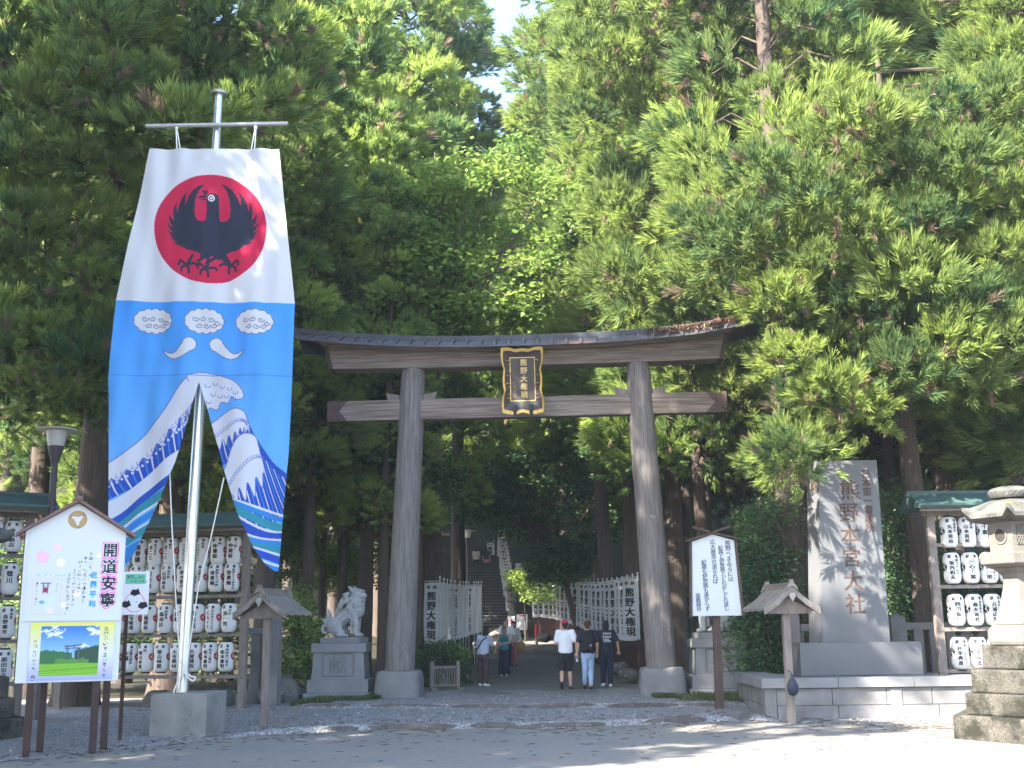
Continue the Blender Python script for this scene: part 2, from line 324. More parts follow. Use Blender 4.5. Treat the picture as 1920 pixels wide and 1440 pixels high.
def kerb(pts, name, zt, seed):
    mb = MB(); x = pts[0][0]; r = random.Random(seed)
    while x < pts[-1][0]:
        L = r.uniform(0.7, 1.9); y = float(lerp_pts(pts, x + L / 2)); y2 = float(lerp_pts(pts, x + L)); y1 = float(lerp_pts(pts, x))
        if r.random() < 0.85: rock(mb, (0, 0, 0), (L * 1.12, 0.10, 0.19), r.random(), 0, rotm((x + L / 2, y + r.uniform(-.03, .03), zt - 0.085 + r.uniform(-.03, .015)), rz=math.atan2(y2 - y1, L)))
        x += L
    o = mb.build(name, M_['kerb_stone'], smooth=True, auto=35); tag(o, kind='structure')
M_['kerb_stone'] = mat('kerb_stone', (0.13, 0.115, 0.105), (0.06, 0.053, 0.05), 5, rough=0.95, c3=(0.20, 0.19, 0.18), s3=20, t3=0.6, bump=0.7)
kerb([(-4.5, 20.45), (-2.5, 21.05), (0.3, 20.9), (2.5, 21.4), (4.3, 22.0)], 'kerb', 0.10, 3)
kerb([(-4.7, 25.45), (-2.0, 24.9), (0.35, 24.5), (4.6, 24.15)], 'kerb', 0.19, 5)
# loose stones on the gravel
mb = MB()
for i in range(5200):
    x = random.uniform(-8.5, 8.5); y = 15.5 + 13 * random.random() ** 1.2; e = float(lerp_pts(EDGE0, x))
    if y < e + random.uniform(-0.5, 0.1): continue
    s = random.uniform(0.012, 0.032) * (1.8 if random.random() < 0.05 else 1); z = float(gravel_h(x, y)) + s * 0.2; a = random.uniform(0, 6.3)
    q = [(math.cos(a + k * 2.1) * s * random.uniform(.6, 1), math.sin(a + k * 2.1) * s * random.uniform(.6, 1)) for k in range(3)]
    mb.add([(x + q[0][0], y + q[0][1], z - s * .3), (x + q[1][0], y + q[1][1], z - s * .3), (x + q[2][0], y + q[2][1], z - s * .3), (x + q[0][0] * .2, y + q[1][1] * .2, z + s * .55)], [(0, 1, 3), (1, 2, 3), (2, 0, 3)], random.randrange(3))
o = mb.build('gravel_stones', [mat('stone_a', (0.12, 0.12, 0.125), rough=.95), mat('stone_b', (0.20, 0.195, 0.19), rough=.95), mat('stone_c', (0.29, 0.28, 0.27), rough=.95)]); tag(o, 'loose grey pebbles strewn over the gravel', 'gravel', kind='stuff')
# fallen brown needles on ground
def litter(name, fn, n, label, m, size=0.09):
    V = []; F = []
    for i in range(n):
        x, y, z = fn(i); a = random.uniform(0, 6.3); l = random.uniform(.5, 1.2) * size; wd = 0.012; dx, dy = math.cos(a), math.sin(a); k = len(V)
        V += [(x - dx * l, y - dy * l, z + .004), (x + dy * wd, y - dx * wd, z + .012), (x + dx * l, y + dy * l, z + .006), (x - dy * wd, y + dx * wd, z + .012)]; F.append((k, k + 1, k + 2, k + 3))
    o = raw_mesh(name, V, F, m); tag(o, label, 'litter', kind='stuff')
def lf(i):
    while True:
        x = random.uniform(-8, 9); y = random.uniform(16, 27)
        d = abs(y - float(lerp_pts(EDGE0, x)))
        if random.random() < math.exp(-d * 1.3) + 0.05: return x, y, max(0.0, float(gravel_h(x, y)))
M_['dead'] = mat('dead_needles', (0.20, 0.125, 0.075), (0.13, 0.085, 0.055), 6, rough=.95)
litter('needle_litter', lf, 1500, 'dry brown cedar needles lying along the road edge', M_['dead'])
# stairs up the hill
ST0 = Vector((-1.75, 69.0, float(floor_h(-1.7, 69)) + 0.0)); NST = 19
mb = MB()
for i in range(NST):
    mb.box((0, 0.16 + i * 0.32, 0.095 + i * 0.19 - 0.2), (3.0 - 0.0 * i, 0.36, 0.19 + 0.4))
    mb.box((0, -0.01 + i * 0.32, 0.165 + i * 0.19), (3.04, 0.06, 0.055), 1)
mb.box((-0.3, 0.32 * NST + 2.5, 0.19 * NST - 0.25), (5.0, 5.0, 0.5))
for i in range(22): mb.box((-0.6, 0.32 * NST + 5.2 + i * 0.33, 0.19 * NST + 0.1 + i * 0.19 - 0.25), (3.2, 0.36, 0.6)); mb.box((-0.6, 0.32 * NST + 5.02 + i * 0.33, 0.19 * NST + 0.16 + i * 0.19), (3.24, 0.06, 0.055), 1)
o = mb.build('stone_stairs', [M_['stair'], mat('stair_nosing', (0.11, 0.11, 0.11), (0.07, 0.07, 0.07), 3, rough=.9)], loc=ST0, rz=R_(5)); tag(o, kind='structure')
# ------------------------------------------------------------------ torii gate
TG = empty('torii_gate', (0.32, 27.45, 0.17), R_(-3.5), 'huge weathered grey wooden torii gate with curved copper roof', 'gate')
HZ = 0.17                                       # subtract from world heights
def postpt(sg, t): return Vector((sg * (3.05 - 0.29 * t), 0, 0.62 + t * (7.82 - 0.62)))
for sg in (-1, 1):
    mb = MB(); r = random.Random(sg + 5); n = 40; rings = []
    ph = [r.uniform(0, 6.3) for _ in range(6)]
    for i in range(25):
        t = i / 24; c = postpt(sg, t); R0 = 0.345 - 0.05 * t + (0.0 if t > 0.02 else 0.0)
        if t > 0.985: R0 -= 0.02
        rings.append([(c.x + (R0 + 0.006 * math.sin(7 * a + ph[0]) + 0.004 * math.sin(13 * a + ph[1] + 2 * t) + 0.003 * math.sin(23 * a + ph[2])) * math.cos(a), c.y + (R0 + 0.006 * math.sin(7 * a + ph[0]) + 0.004 * math.sin(13 * a + ph[1] + 2 * t)) * math.sin(a), c.z) for a in [2 * math.pi * j / n for j in range(n)]])
    mb.loft(rings); p = mb.build('post', M_['wood_v'], TG, smooth=True, auto=50)
    mb = MB(); rings = []
    for rr, z in ((0.55, -0.12), (0.545, 0.1), (0.52, 0.45), (0.505, 0.56), (0.47, 0.61), (0.38, 0.625)):
        rings.append([(sg * 3.05 + rr * (abs(math.cos(a)) ** .33) * math.copysign(1, math.cos(a)) * 1.0, rr * (abs(math.sin(a)) ** .33) * math.copysign(1, math.sin(a)), z + 0.01 * math.sin(a * 5 + sg)) for a in [2 * math.pi * (j + .5) / 28 for j in range(28)]])
    mb.loft(rings); mb.build('base_stone', M_['granite_worn'], TG, smooth=True, auto=40)
def curve(u): return 0.36 * abs(u / 5.75) ** 2.4 + (0.05 * max(0, u - 4) ** 1.5)                     # rise of the roof towards its ends
def beam(mb, half_b, half_t, yb, yt, zb, zt, nb=30, bot=0.0, mi=0, flat=True):
    rings = []
    for i in range(nb + 1):
        s = -1 + 2 * i / nb
        xb, xt = s * half_b, s * half_t
        rings.append([(xb, -yb, zb + bot * curve(xb)), (xb, yb, zb + bot * curve(xb)), (xt, yt, zt + curve(xt) * 1.0), (xt, -yt, zt + curve(xt) * 1.0)])
    mb.loft(rings, mi)
mb = MB(); beam(mb, 4.78, 4.93, 0.27, 0.29, 7.80, 8.16, bot=0.15); mb.build('lower_lintel', M_['wood_h'], TG, bevel=0.012)
mb = MB(); beam(mb, 5.0, 5.16, 0.36, 0.40, 8.163, 8.37, bot=1.0); mb.build('upper_lintel', M_['wood_h'], TG, bevel=0.012)
for sg in (-1, 1):                                                   # copper end caps of the lintels
    mb = MB(); c0 = curve(5.1)
    mb.loft([[(sg * 4.70, -.282, 7.792 + .15 * curve(4.7)), (sg * 4.70, .282, 7.792 + .15 * curve(4.7)), (sg * 4.85, .30, 8.158 + curve(4.85)), (sg * 4.85, -.30, 8.158 + curve(4.85))], [(sg * 4.80, -.282, 7.792 + .15 * curve(4.8)), (sg * 4.80, .282, 7.792 + .15 * curve(4.8)), (sg * 4.95, .30, 8.158 + curve(4.9)), (sg * 4.95, -.30, 8.158 + curve(4.9))]])
    mb.loft([[(sg * 5.0, -.372, 8.158 + curve(4.95)), (sg * 5.0, .372, 8.158 + curve(4.95)), (sg * 5.16, .412, 8.36 + curve(5.1)), (sg * 5.16, -.412, 8.36 + curve(5.1))], [(sg * 5.3, -.372, 8.16 + curve(5.2)), (sg * 5.3, .372, 8.16 + curve(5.2)), (sg * 5.5, .412, 8.37 + curve(5.4)), (sg * 5.5, -.412, 8.37 + curve(5.4))]])
    mb.build('lintel_end_cap', M_['copper_end'], TG)
# roof
mb = MB(); N = 60; rings = []
for i in range(N + 1):
    x = -5.70 + 11.50 * i / N; z = curve(x); rings.append([(x, -.80, 8.16 + z), (x, -.80, 8.205 + z), (x, -.16, 8.46 + z), (x, .16, 8.46 + z), (x, .80, 8.205 + z), (x, .80, 8.16 + z), (x, .42, 8.373 + z), (x, -.42, 8.373 + z)])
mb.loft(rings); roof = mb.build('roof', M_['copper_dark'], TG)
mb = MB(); rings = []
for i in range(N + 1):
    x = -5.78 + 11.70 * i / N; z = curve(x); rings.append([(x, -.17, 8.44 + z), (x, -.20, 8.575 + z), (x, -.10, 8.61 + z), (x, .10, 8.61 + z), (x, .20, 8.575 + z), (x, .17, 8.44 + z)])
mb.loft(rings); mb.build('ridge', M_['copper_dark'], roof)
mb = MB()
for i in range(33):
    x = -5.5 + i * 0.344; z = curve(x); sl = (curve(x + .05) - curve(x - .05)) / .1
    M = rotm((x, 0, z), ry=-math.atan(sl) * 0)
    mb.loft([[(x - .035, -.835, 8.16 + z), (x + .035, -.835, 8.16 + z), (x + .035, -.835, 8.255 + z), (x - .035, -.835, 8.255 + z)], [(x - .035, -.19, 8.43 + z), (x + .035, -.19, 8.43 + z), (x + .035, -.19, 8.505 + z), (x - .035, -.19, 8.505 + z)]])
mb.build('roof_battens', M_['copper_dark'], roof)
# tie beam
mb = MB(); mb.box((0.02, 0, 6.80), (9.2, 0.30, 0.50)); mb.build('tie_beam', M_['wood_h'], TG, bevel=0.015)
for sg in (-1, 1):
    mb = MB(); mb.prism([(sg * 4.85, 6.545), (sg * 4.85, 7.055), (sg * 4.35, 7.055), (sg * 4.56, 6.80), (sg * 4.35, 6.545)], -.155, .155); mb.build('tie_beam_cap', M_['copper_end'], TG)
    for q in (-1, 1):
        c = postpt(sg, 0.905).x + q * 0.30; mb = MB(); mb.prism([(c, 7.05), (c + q * .28, 7.05), (c + q * .33, 7.24), (c, 7.17)], -.1, .1); mb.build('wedge', M_['wood_rail'], TG)
# needles caught on the roof's end
V = []; F = []
r = random.Random(4)
for i in range(1500):
    x = 2.9 + 2.7 * r.random() ** 0.75; z = curve(x); t = r.random(); y = -.84 + .62 * t; zz = 8.25 + .25 * t + z + r.uniform(0, .07)
    d = Vector((r.gauss(0, 1), r.gauss(-.3, .7), r.gauss(-.25, .5))).normalized() * r.uniform(.05, .16); s = d.cross(Vector((0, 0, 1))).normalized() * .012; p = Vector((x, y, zz)); k = len(V)
    V += [p - d, p + s, p + d, p - s]; F.append((k, k + 1, k + 2, k + 3))
o = raw_mesh('fallen_needles', [TG.location + Matrix.Rotation(R_(-3.5), 3, 'Z') @ v for v in V], F, mat('fallen_needles', (0.30, 0.19, 0.14), (0.16, 0.11, 0.08), 8, rough=.95)); tag(o, 'brown dead needles heaped on one end of the torii roof', 'litter', kind='stuff')
# plaque
PL = empty('shrine_plaque', (0.26, 26.50, 6.70), R_(-3.5), 'dark name plaque with scalloped gold frame hung on the torii', 'plaque')
tl = R_(9)
def PP(x, z, y=0.0): return Vector((x, y * math.cos(tl) - z * math.sin(tl), z * math.cos(tl) + y * math.sin(tl) * 1.0))
W0, H0, H1 = 0.30, 0.24, 1.28
def outer(n=96):
    pts = []; hw, b, t = 0.49, -0.02, 1.50
    for i in range(n):
        u = i / n * 4; s = int(u); v = u - s; k = abs(math.sin(v * math.pi * 3)) * .035 - 0.06 * math.sin(v * math.pi)
        if s == 0: p = (-hw + 2 * hw * v, b - abs(math.sin(v * math.pi * 2)) * .05 + .0)
        elif s == 1: p = (hw + k - .0, b + (t - b) * v)
        elif s == 2: p = (hw - 2 * hw * v, t + abs(math.sin(v * math.pi * 3)) * .03 - .05 * math.sin(v * math.pi))
        else: p = (-hw - k, t - (t - b) * v)
        pts.append(p)
    return pts
OU = outer(); cx, cz = 0, 0.75
mb = MB(); IN = []
for i in range(96):
    u = i / 96 * 4; s = int(u); v = u - s
    IN.append(((-W0 + 2 * W0 * v, H0), (W0, H0 + (H1 - H0) * v), (W0 - 2 * W0 * v, H1), (-W0, H1 - (H1 - H0) * v))[s])
sh = lambda p, k: ((p[0] - cx) * k + cx, (p[1] - cz) * k + cz)
mb.loft([[PP(*p, 0.0) for p in IN], [PP(*sh(p, .93), -0.10) for p in OU], [PP(*p, -0.115) for p in OU], [PP(*p, -0.06) for p in OU], [PP(*p, 0.06) for p in IN]], cap=False)
mb.build('frame', M_['lacquer'], PL)
mb = MB()
for i in range(96):
    a, b = OU[i], OU[(i + 1) % 96]; ia, ib = sh(a, .90), sh(b, .90); o = 0.004 if i % 2 else 0.012
    mb.add([PP(*ia, -.105 - o), PP(*ib, -.105 - o), PP(*b, -.12 - o), PP(*a, -.12 - o), PP(*a, -.03), PP(*b, -.03)], [(0, 1, 2, 3), (3, 2, 5, 4)])
mb.build('gilt_edge', M_['gold'], PL)
mb = MB(); mb.add([PP(-W0, H0, 0.0), PP(W0, H0, 0.0), PP(W0, H1, 0.0), PP(-W0, H1, 0.0)], [(0, 1, 2, 3)], 0)
bw = .022
for (x0, z0, x1, z1) in ((-W0, H0, W0, H0 + bw), (-W0, H1 - bw, W0, H1), (-W0, H0 + bw, -W0 + bw, H1 - bw), (W0 - bw, H0 + bw, W0, H1 - bw)): mb.poly([PP(x0, z0, -.012), PP(x1, z0, -.012), PP(x1, z1, -.012), PP(x0, z1, -.012)], 1)
text_v(mb, '熊野大権現', 0.03, H1 - 0.045, 0.168, lambda x, z: PP(x, z, -.008), 1, off=0.03, pitch=1.13)
for i in range(6): 
    for k in range(3): a = random.uniform(-.03, .03); mb.poly([PP(-.185 + a, .66 - i * .062 + k * .016, -.008), PP(-.155 + a, .665 - i * .062 + k * .016, -.008), PP(-.16 + a, .658 - i * .062 + k * .016, -.008)], 1)
mb.build('panel', [M_['lacquer'], M_['gold_ink']], PL)
mb = MB()
for sg in (-1, 1):
    for z, q in ((1.16, 1), (.9, -1), (.62, 1), (.36, -1)):
        mb.tube([PP(sg * (.335 + .055 * math.cos(a)), z + q * .05 * math.sin(a), -.06 - .02 * math.cos(a)) for a in [math.pi * (.2 + 1.3 * k / 8) for k in range(9)]], .008, 5)
mb.build('scroll_ornament', M_['gold'], PL)
for sg in (-1, 1):
    mb = MB(); mb.box((sg * .19, -.10, .06), (.085, .14, .17)); mb.box((sg * .19, -.09, -.06), (.07, .10, .1)); mb.build('bracket', M_['iron'], PL, bevel=.01)
# ------------------------------------------------------------------ painter for printed cloth and boards
def inpoly(X, Y, P):
    P = np.asarray(P, float); ins = np.zeros(X.shape, bool); n = len(P)
    bx = (X >= P[:, 0].min()) & (X <= P[:, 0].max()) & (Y >= P[:, 1].min()) & (Y <= P[:, 1].max())
    x = X[bx]; y = Y[bx]; c = np.zeros(x.shape, bool)
    for i in range(n):
        x1, y1 = P[i]; x2, y2 = P[(i + 1) % n]
        if y1 == y2: continue
        k = ((y1 > y) != (y2 > y)) & (x < (x2 - x1) * (y - y1) / (y2 - y1) + x1); c ^= k
    ins[bx] = c; return ins
def segdist(X, Y, P):
    d = np.full(X.shape, 1e9)
    for (x1, y1), (x2, y2) in zip(P[:-1], P[1:]):
        l = (x2 - x1) ** 2 + (y2 - y1) ** 2 + 1e-9; t = np.clip(((X - x1) * (x2 - x1) + (Y - y1) * (y2 - y1)) / l, 0, 1)
        d = np.minimum(d, np.hypot(X - x1 - t * (x2 - x1), Y - y1 - t * (y2 - y1)))
    return d
def spline(P, n=10, closed=False):
    P = [np.array(p, float) for p in P]; N = len(P); out = []
    for i in range(N if closed else N - 1):
        if closed: a, b, c, d = P[i - 1], P[i], P[(i + 1) % N], P[(i + 2) % N]
        else: a, b, c, d = P[max(i - 1, 0)], P[i], P[i + 1], P[min(i + 2, N - 1)]
        for k in range(n):
            t = k / n; out.append(0.5 * (2 * b + (c - a) * t + (2 * a - 5 * b + 4 * c - d) * t * t + (3 * b - a - 3 * c + d) * t ** 3))
    if not closed: out.append(P[-1])
    return out
class Paint:
    def __init__(s, X, Y): s.X, s.Y = X, Y; s.C = np.zeros(X.shape + (3,))
    def fill(s, m, c): s.C[m] = c
    def poly(s, P, c): s.fill(inpoly(s.X, s.Y, P), c)
    def ell(s, x, y, rx, ry, c): s.fill(((s.X - x) / rx) ** 2 + ((s.Y - y) / ry) ** 2 < 1, c)
    def line(s, P, w, c): s.fill(segdist(s.X, s.Y, P) < w, c)
    def text(s, t, x, y, size, c, pitch=1.08, off=0.02, vert=True, sx=1.0, out=None):     # y axis downwards
        for i, ch in enumerate(t):
            vs, fs = glyph(ch, off)
            if not vs:
                if not vert: x += .5 * size
                continue
            for ox, oy in ((-off, -off * .6), (off, -off * .6), (off, off * .6), (-off, off * .6)) if off > .012 else ((0, 0),):
                for f in fs:
                    P = [((x + (vs[k][0] + ox - .5) * size * sx), y + size * (.86 + i * pitch) - (vs[k][1] + oy) * size) if vert else (x + (vs[k][0] + ox) * size * sx, y - (vs[k][1] + oy) * size) for k in f]
                    s.poly(P, c)
            if not vert: x += (1.0 if ord(ch) > 0x2000 else .58) * size * sx
# ------------------------------------------------------------------ tall banner on its pole
FP = empty('flagpole', (-5.63, 20.42, 0.0), 0, 'tall steel flagpole with a crossbar on a concrete block', 'flagpole')
def fp(v): return Vector(v) - FP.location
mb = MB(); mb.box((0, 0, .33), (.98, .95, .78), M=Matrix.Rotation(R_(-6), 4, 'Z')); mb.build('concrete_block', M_['concrete'], FP, bevel=.012)
pb = at(341, 1302, 20.42); pt = at(411, 176, 20.42)
mb = MB(); mb.tube([fp(pb), fp(pb.lerp(pt, .5)), fp(pt)], [.105, .095, .078], 24); mb.build('pole', M_['steel'], FP, smooth=True, auto=50)
mb = MB(); mb.tube([fp(pt - Vector((0, 0, .02))), fp(pt + Vector((0, 0, .03)))], [.15, .16], 20); mb.build('pole_cap', M_['steel_dull'], FP, smooth=True, auto=40)
ca, cb = at(274, 237, 20.27), at(540, 232, 20.27)
mb = MB(); mb.tube([fp(ca), fp(cb)], .045, 16); mb.build('crossbar', M_['steel_dull'], FP, smooth=True, auto=50)
for px in (331, 479):
    a = at(px, 242, 20.27); b = at(px + (4 if px < 400 else -5), 281, 20.05); mb = MB()
    mb.tube([fp(a + Vector((0, 0, .06))), fp(a)], .035, 8); mb.tube([fp(a + Vector((-.01, 0, 0))), fp(b + Vector((-.03, 0, 0)))], .011, 6); mb.tube([fp(a + Vector((.01, 0, 0))), fp(b + Vector((.03, 0, 0)))], .011, 6); mb.build('halyard', M_['rope'], FP)
for pts, in (([(318, 880), (322, 980), (330, 1130), (337, 1240), (350, 1262)],), ([(420, 895), (395, 1010), (372, 1100), (355, 1215), (350, 1255)],)):
    mb = MB(); mb.tube([fp(at(x, y, 20.05 + .2 * i / 4)) for i, (x, y) in enumerate(pts)], .011, 6); mb.build('rope', M_['rope'], FP)
mb = MB(); q = [(350, 1262), (357, 1268), (366, 1270), (362, 1277), (352, 1270), (346, 1262), (340, 1268), (328, 1290), (325, 1304)]
mb.tube([fp(at(x, y, 20.25)) for x, y in spline(q, 5)], .014, 6); mb.build('rope_knot', M_['rope'], FP)
# banner cloth, printed in photo-pixel units of its own flat surface
Lft = [(279, 281), (420, 250), (562, 219), (704, 205), (850, 206), (960, 207), (1075, 213)]
Rgt = [(279, 523), (430, 538), (567, 552), (704, 547), (850, 541), (985, 531), (1072, 525)]
SlL = [(716, 373), (800, 350), (870, 330), (930, 306), (985, 281), (1040, 254), (1075, 232)]
SlR = [(716, 373), (760, 386), (800, 397), (880, 420), (960, 447), (1030, 480), (1058, 500), (1072, 518)]
def ip(P, y): return np.interp(y, [p[0] for p in P], [p[1] for p in P])
def grid_px(y0, y1, fl, fr, nx, ny):
    v = np.linspace(0, 1, ny)[:, None]; u = np.linspace(0, 1, nx)[None, :]; Y = y0 + (y1 - y0) * v + 0 * u; l, r = fl(Y), fr(Y); return l + (r - l) * u, Y
G = [grid_px(279, 716, lambda y: ip(Lft, y), lambda y: ip(Rgt, y), 420, 520), grid_px(716, 1068, lambda y: ip(Lft, y), lambda y: ip(SlL, y), 220, 420), grid_px(716, 1072, lambda y: ip(SlR, y), lambda y: ip(Rgt, y), 220, 420)]
WHITE = (.60, .60, .64); INK = (.028, .032, .055); RED = (.52, .02, .07); SKY = np.array((.06, .29, .77)); SKY2 = np.array((.13, .38, .78)); DB = (.025, .075, .42); MB_ = (.035, .21, .57); TEAL = (.035, .24, .31); FOAM = (.56, .575, .65)
crowR = [(575, 553), (590, 558), (603, 575), (605, 605), (600, 640), (599, 672), (606, 690), (625, 696), (645, 691), (658, 672), (661, 640), (657, 590), (641, 545), (613, 509), (642, 521), (672, 545), (695, 580), (710, 617), (708, 580), (697, 547), (723, 574), (740, 608), (748, 648), (753, 620), (751, 594), (767, 628), (770, 660), (764, 688), (780, 672), (788, 651), (790, 678), (782, 706), (770, 722), (786, 712), (797, 686), (795, 714), (784, 735), (770, 748), (786, 742), (797, 727), (790, 748), (778, 765), (764, 774), (789, 763), (776, 778), (760, 790), (747, 794), (773, 791), (750, 808), (715, 818), (735, 815), (700, 833), (655, 845), (640, 852), (630, 862), (638, 880), (655, 890), (638, 900), (610, 880), (590, 862), (575, 858)]
crowL = [(1147 - x, y) for x, y in crowR]
zc = lambda P: [(180 + x / 2.619, 150 + y / 2.619) for x, y in P]
def foam_edge(P, r0, seed):
    r = random.Random(seed); return [(x + r.uniform(-2, 2), y + r.uniform(-2, 2), r0 * r.uniform(.6, 1.25)) for x, y in P]
def paint_banner(X, Y):
    p = Paint(X, Y)
    t = np.clip((Y - 563) / 300, 0, 1)[..., None]; p.C[:] = SKY * (1 - t) + SKY2 * t
    p.fill(Y < 564 + (X - 219) * .014, WHITE)
    p.ell(394.6, 429.5, 106, 102, RED)
    p.poly(zc(spline(crowR, 1)), INK); p.poly(zc(spline(crowL, 1)), INK); p.poly(zc([(548, 562), (601, 562), (606, 690), (640, 840), (600, 885), (573, 862), (545, 885), (505, 840), (541, 690)]), INK)
    for cx, cy, sc in ((450, 905, 1), (545, 925, 1), (655, 905, -1)):           # three feet
        for dx, dy, ex, ey in ((-35, -20, -42, 0), (-25, 12, -30, 30), (5, 20, 6, 40), (32, -5, 48, 5)):
            p.line(zc(spline([(cx + (25 if cx == 450 else -20 if cx == 655 else 8), cy - 45), (cx, cy), (cx + sc * dx, cy + dy), (cx + sc * ex, cy + ey)], 5)), 2.5, INK)
    p.line(zc([(600, 860), (545, 900)]), 3, INK)
    p.poly(zc([(545, 565), (512, 570), (498, 580), (515, 582), (540, 580)]), INK); p.poly(zc([(540, 583), (512, 586), (520, 592), (542, 591)]), INK)
    for a in ((525, 545), (537, 541), (548, 545)): p.line(zc([(536, 562), a]), 1.6, INK)
    p.ell(396.1, 371.5, 6.2, 6.2, WHITE); p.ell(396.1, 371.5, 4.2, 4.2, INK); p.ell(396.1, 371.5, 2.2, 2.2, WHITE)
    for cx, cy in ((287, 601), (383, 602), (477, 604)):                            # clouds
        bl = [(cx + 27 * math.cos(a), cy + 15 * math.sin(a), 8.5) for a in [2 * math.pi * k / 13 for k in range(13)]]
        for g, c in ((1.3, (.10, .10, .2)), (0, WHITE)):
            for x, y, r in bl: p.ell(x, y, r + g, r + g, c)
            p.ell(cx, cy, 28 + g, 16 + g, c)
        for (ox, oy, s) in ((-16, -4, 1), (-2, -5, -1), (13, -3, 1), (-9, 8, -1), (4, 9, 1), (18, 8, -1), (24, 3, 1)):
            p.line([(cx + ox + s * (6.5 - .55 * k) * math.cos(k * .8), cy + oy + (5.5 - .5 * k) * math.sin(k * .8)) for k in range(10)], .75, (.13, .13, .25))
    for sg, cx in ((-1, 356), (1, 405)):                                          # comma shapes
        tail = spline([(cx + sg * 14, 652), (cx + sg * 22, 668), (cx + sg * 50, 655), (cx + sg * 24, 662), (cx + sg * 4, 660), (cx - sg * 9, 650)], 8)
        for g, c in ((1.3, (.1, .1, .2)), (0, WHITE)):
            p.ell(cx, 646, 12 + g, 12 + g, c)
            q = [(cx + sg * (6 + 44 * u), 652 + 18 * math.sin(u * 2.6) - 4 * u, 9 * (1 - u) + .6) for u in np.linspace(0, 1, 26)]
            for x, y, r in q: p.ell(x, y, r + g, r + g, c)
    # rolling swell: plain rounded waves
    def swell(top, base, seed, foam_w, bands, crest):
        P = list(top) + list(reversed(base)); p.poly(P, DB)
        n = len(top)
        for k in range(bands):                                                   # curved stripes
            u0 = k / bands
            def pt(u, v):
                i = min(u, .9999) * (n - 1); a = int(i); f = i - a
                T = (1 - f) * np.array(top[a]) + f * np.array(top[a + 1]); i = min(u, .9999) * (len(base) - 1); a = int(i); f = i - a
                B = (1 - f) * np.array(base[a]) + f * np.array(base[a + 1]); return (1 - v) * T + v * B
            uu = u0 + .5 / bands
            A = [pt(min(1, uu + .55 * v * v / bands * 3), v) for v in np.linspace(.2, 1, 10)]; w = .35 / bands
            B = [pt(min(1, uu + w * (1 - v * .4) + .55 * v * v / bands * 3), v) for v in np.linspace(.2, 1, 10)]
            p.poly(A + B[::-1], FOAM if k % 2 else MB_)
        return pt
    if X.mean() < 420:
        top = spline([(190, 880), (207, 868), (250, 835), (300, 780), (335, 727), (356, 706), (376, 700), (400, 704)], 8)
        bas = spline([(190, 950), (207, 938), (250, 915), (290, 890), (330, 860), (352, 835), (365, 800), (400, 770)], 8)
        pt = swell(top, bas, 1, 20, 26, None)
        A = [pt(u, 0) for u in np.linspace(0, 1, 60)]; B = [pt(u, .55 + .07 * math.sin(u * 70)) for u in np.linspace(0, 1, 200)]
        p.poly(A + B[::-1], FOAM); p.line(A, 1.0, (.15, .15, .4)); p.line(B, .8, (.12, .13, .45))
        for u in np.linspace(0.02, .98, 34):
            c = pt(u, .50); p.line([c + (3.5 * math.cos(a) * (1 - a / 9), 3.5 * math.sin(a)) for a in np.linspace(0, 4.5, 8)], .65, (.14, .16, .5))
            c = pt(u, .64); p.ell(c[0], c[1], 2.6, 2.4, FOAM)
        ys = [(940, 'w', 34), (975, DB, 16), (992, TEAL, 18), (1008, FOAM, 5), (1016, MB_, 14), (1032, FOAM, 4), (1036, TEAL, 16), (1054, MB_, 30)]
        for y0, c, hgt in ys:
            q = [(x, y0 - (x - 207) * .70 + 5 * math.sin((x + y0) / 30)) for x in np.linspace(180, 400, 40)]
            p.poly([a for a in q] + [(x, y + hgt) for x, y in reversed(q)], FOAM if c == 'w' else c)
    if X.mean() > 380:
        for top, bas, bands, sd in ((spline([(385, 800), (400, 790), (420, 775), (440, 766), (458, 772), (466, 790), (480, 820)], 8), spline([(385, 890), (405, 880), (425, 870), (445, 862), (455, 850), (470, 845), (482, 838)], 8), 14, 2),
                               (spline([(410, 905), (425, 872), (438, 835), (455, 815), (476, 816), (492, 838), (515, 870), (548, 895)], 8), spline([(410, 985), (440, 1000), (465, 1005), (490, 1000), (510, 985), (530, 970), (548, 960), (560, 950)], 8), 22, 3)):
            pt = swell(top, bas, sd, 14, bands, None)
            e = .86 if sd == 2 else .62
            A = [pt(u, 0) for u in np.linspace(0, e, 50)]; B = [pt(u, (.56 + .08 * math.sin(u * 60)) * (1 - max(0, u - .45) * .9)) for u in np.linspace(0, e, 160)]
            p.poly(A + B[::-1], FOAM); p.line(A, .9, (.15, .15, .4)); p.line(B, .7, (.12, .13, .45))
            for u in np.linspace(.04, e, 22):
                c = pt(u, .30 * (1 - max(0, u - .35))); p.line([c + (3.2 * math.cos(a) * (1 - a / 9), 3.2 * math.sin(a)) for a in np.linspace(0, 4.5, 8)], .6, (.14, .16, .5))
        for y0, c, hgt in ((962, FOAM, 5), (967, MB_, 10), (977, TEAL, 16), (992, FOAM, 5), (997, DB, 16), (1012, FOAM, 5), (1017, MB_, 12), (1028, TEAL, 12), (1039, FOAM, 4), (1043, DB, 14), (1056, FOAM, 4), (1059, MB_, 20)):
            q = [(x, y0 + 4 * math.sin((x + 2 * y0) / 26) - 12 + .0022 * (x - 525) ** 2 * -1 + (x - 440) * .16) for x in np.linspace(400, 560, 40)]
            if y0 < 975: q = [(x, y) for x, y in q if x > 430]
            p.poly(q + [(x, y + hgt) for x, y in reversed(q)], c)
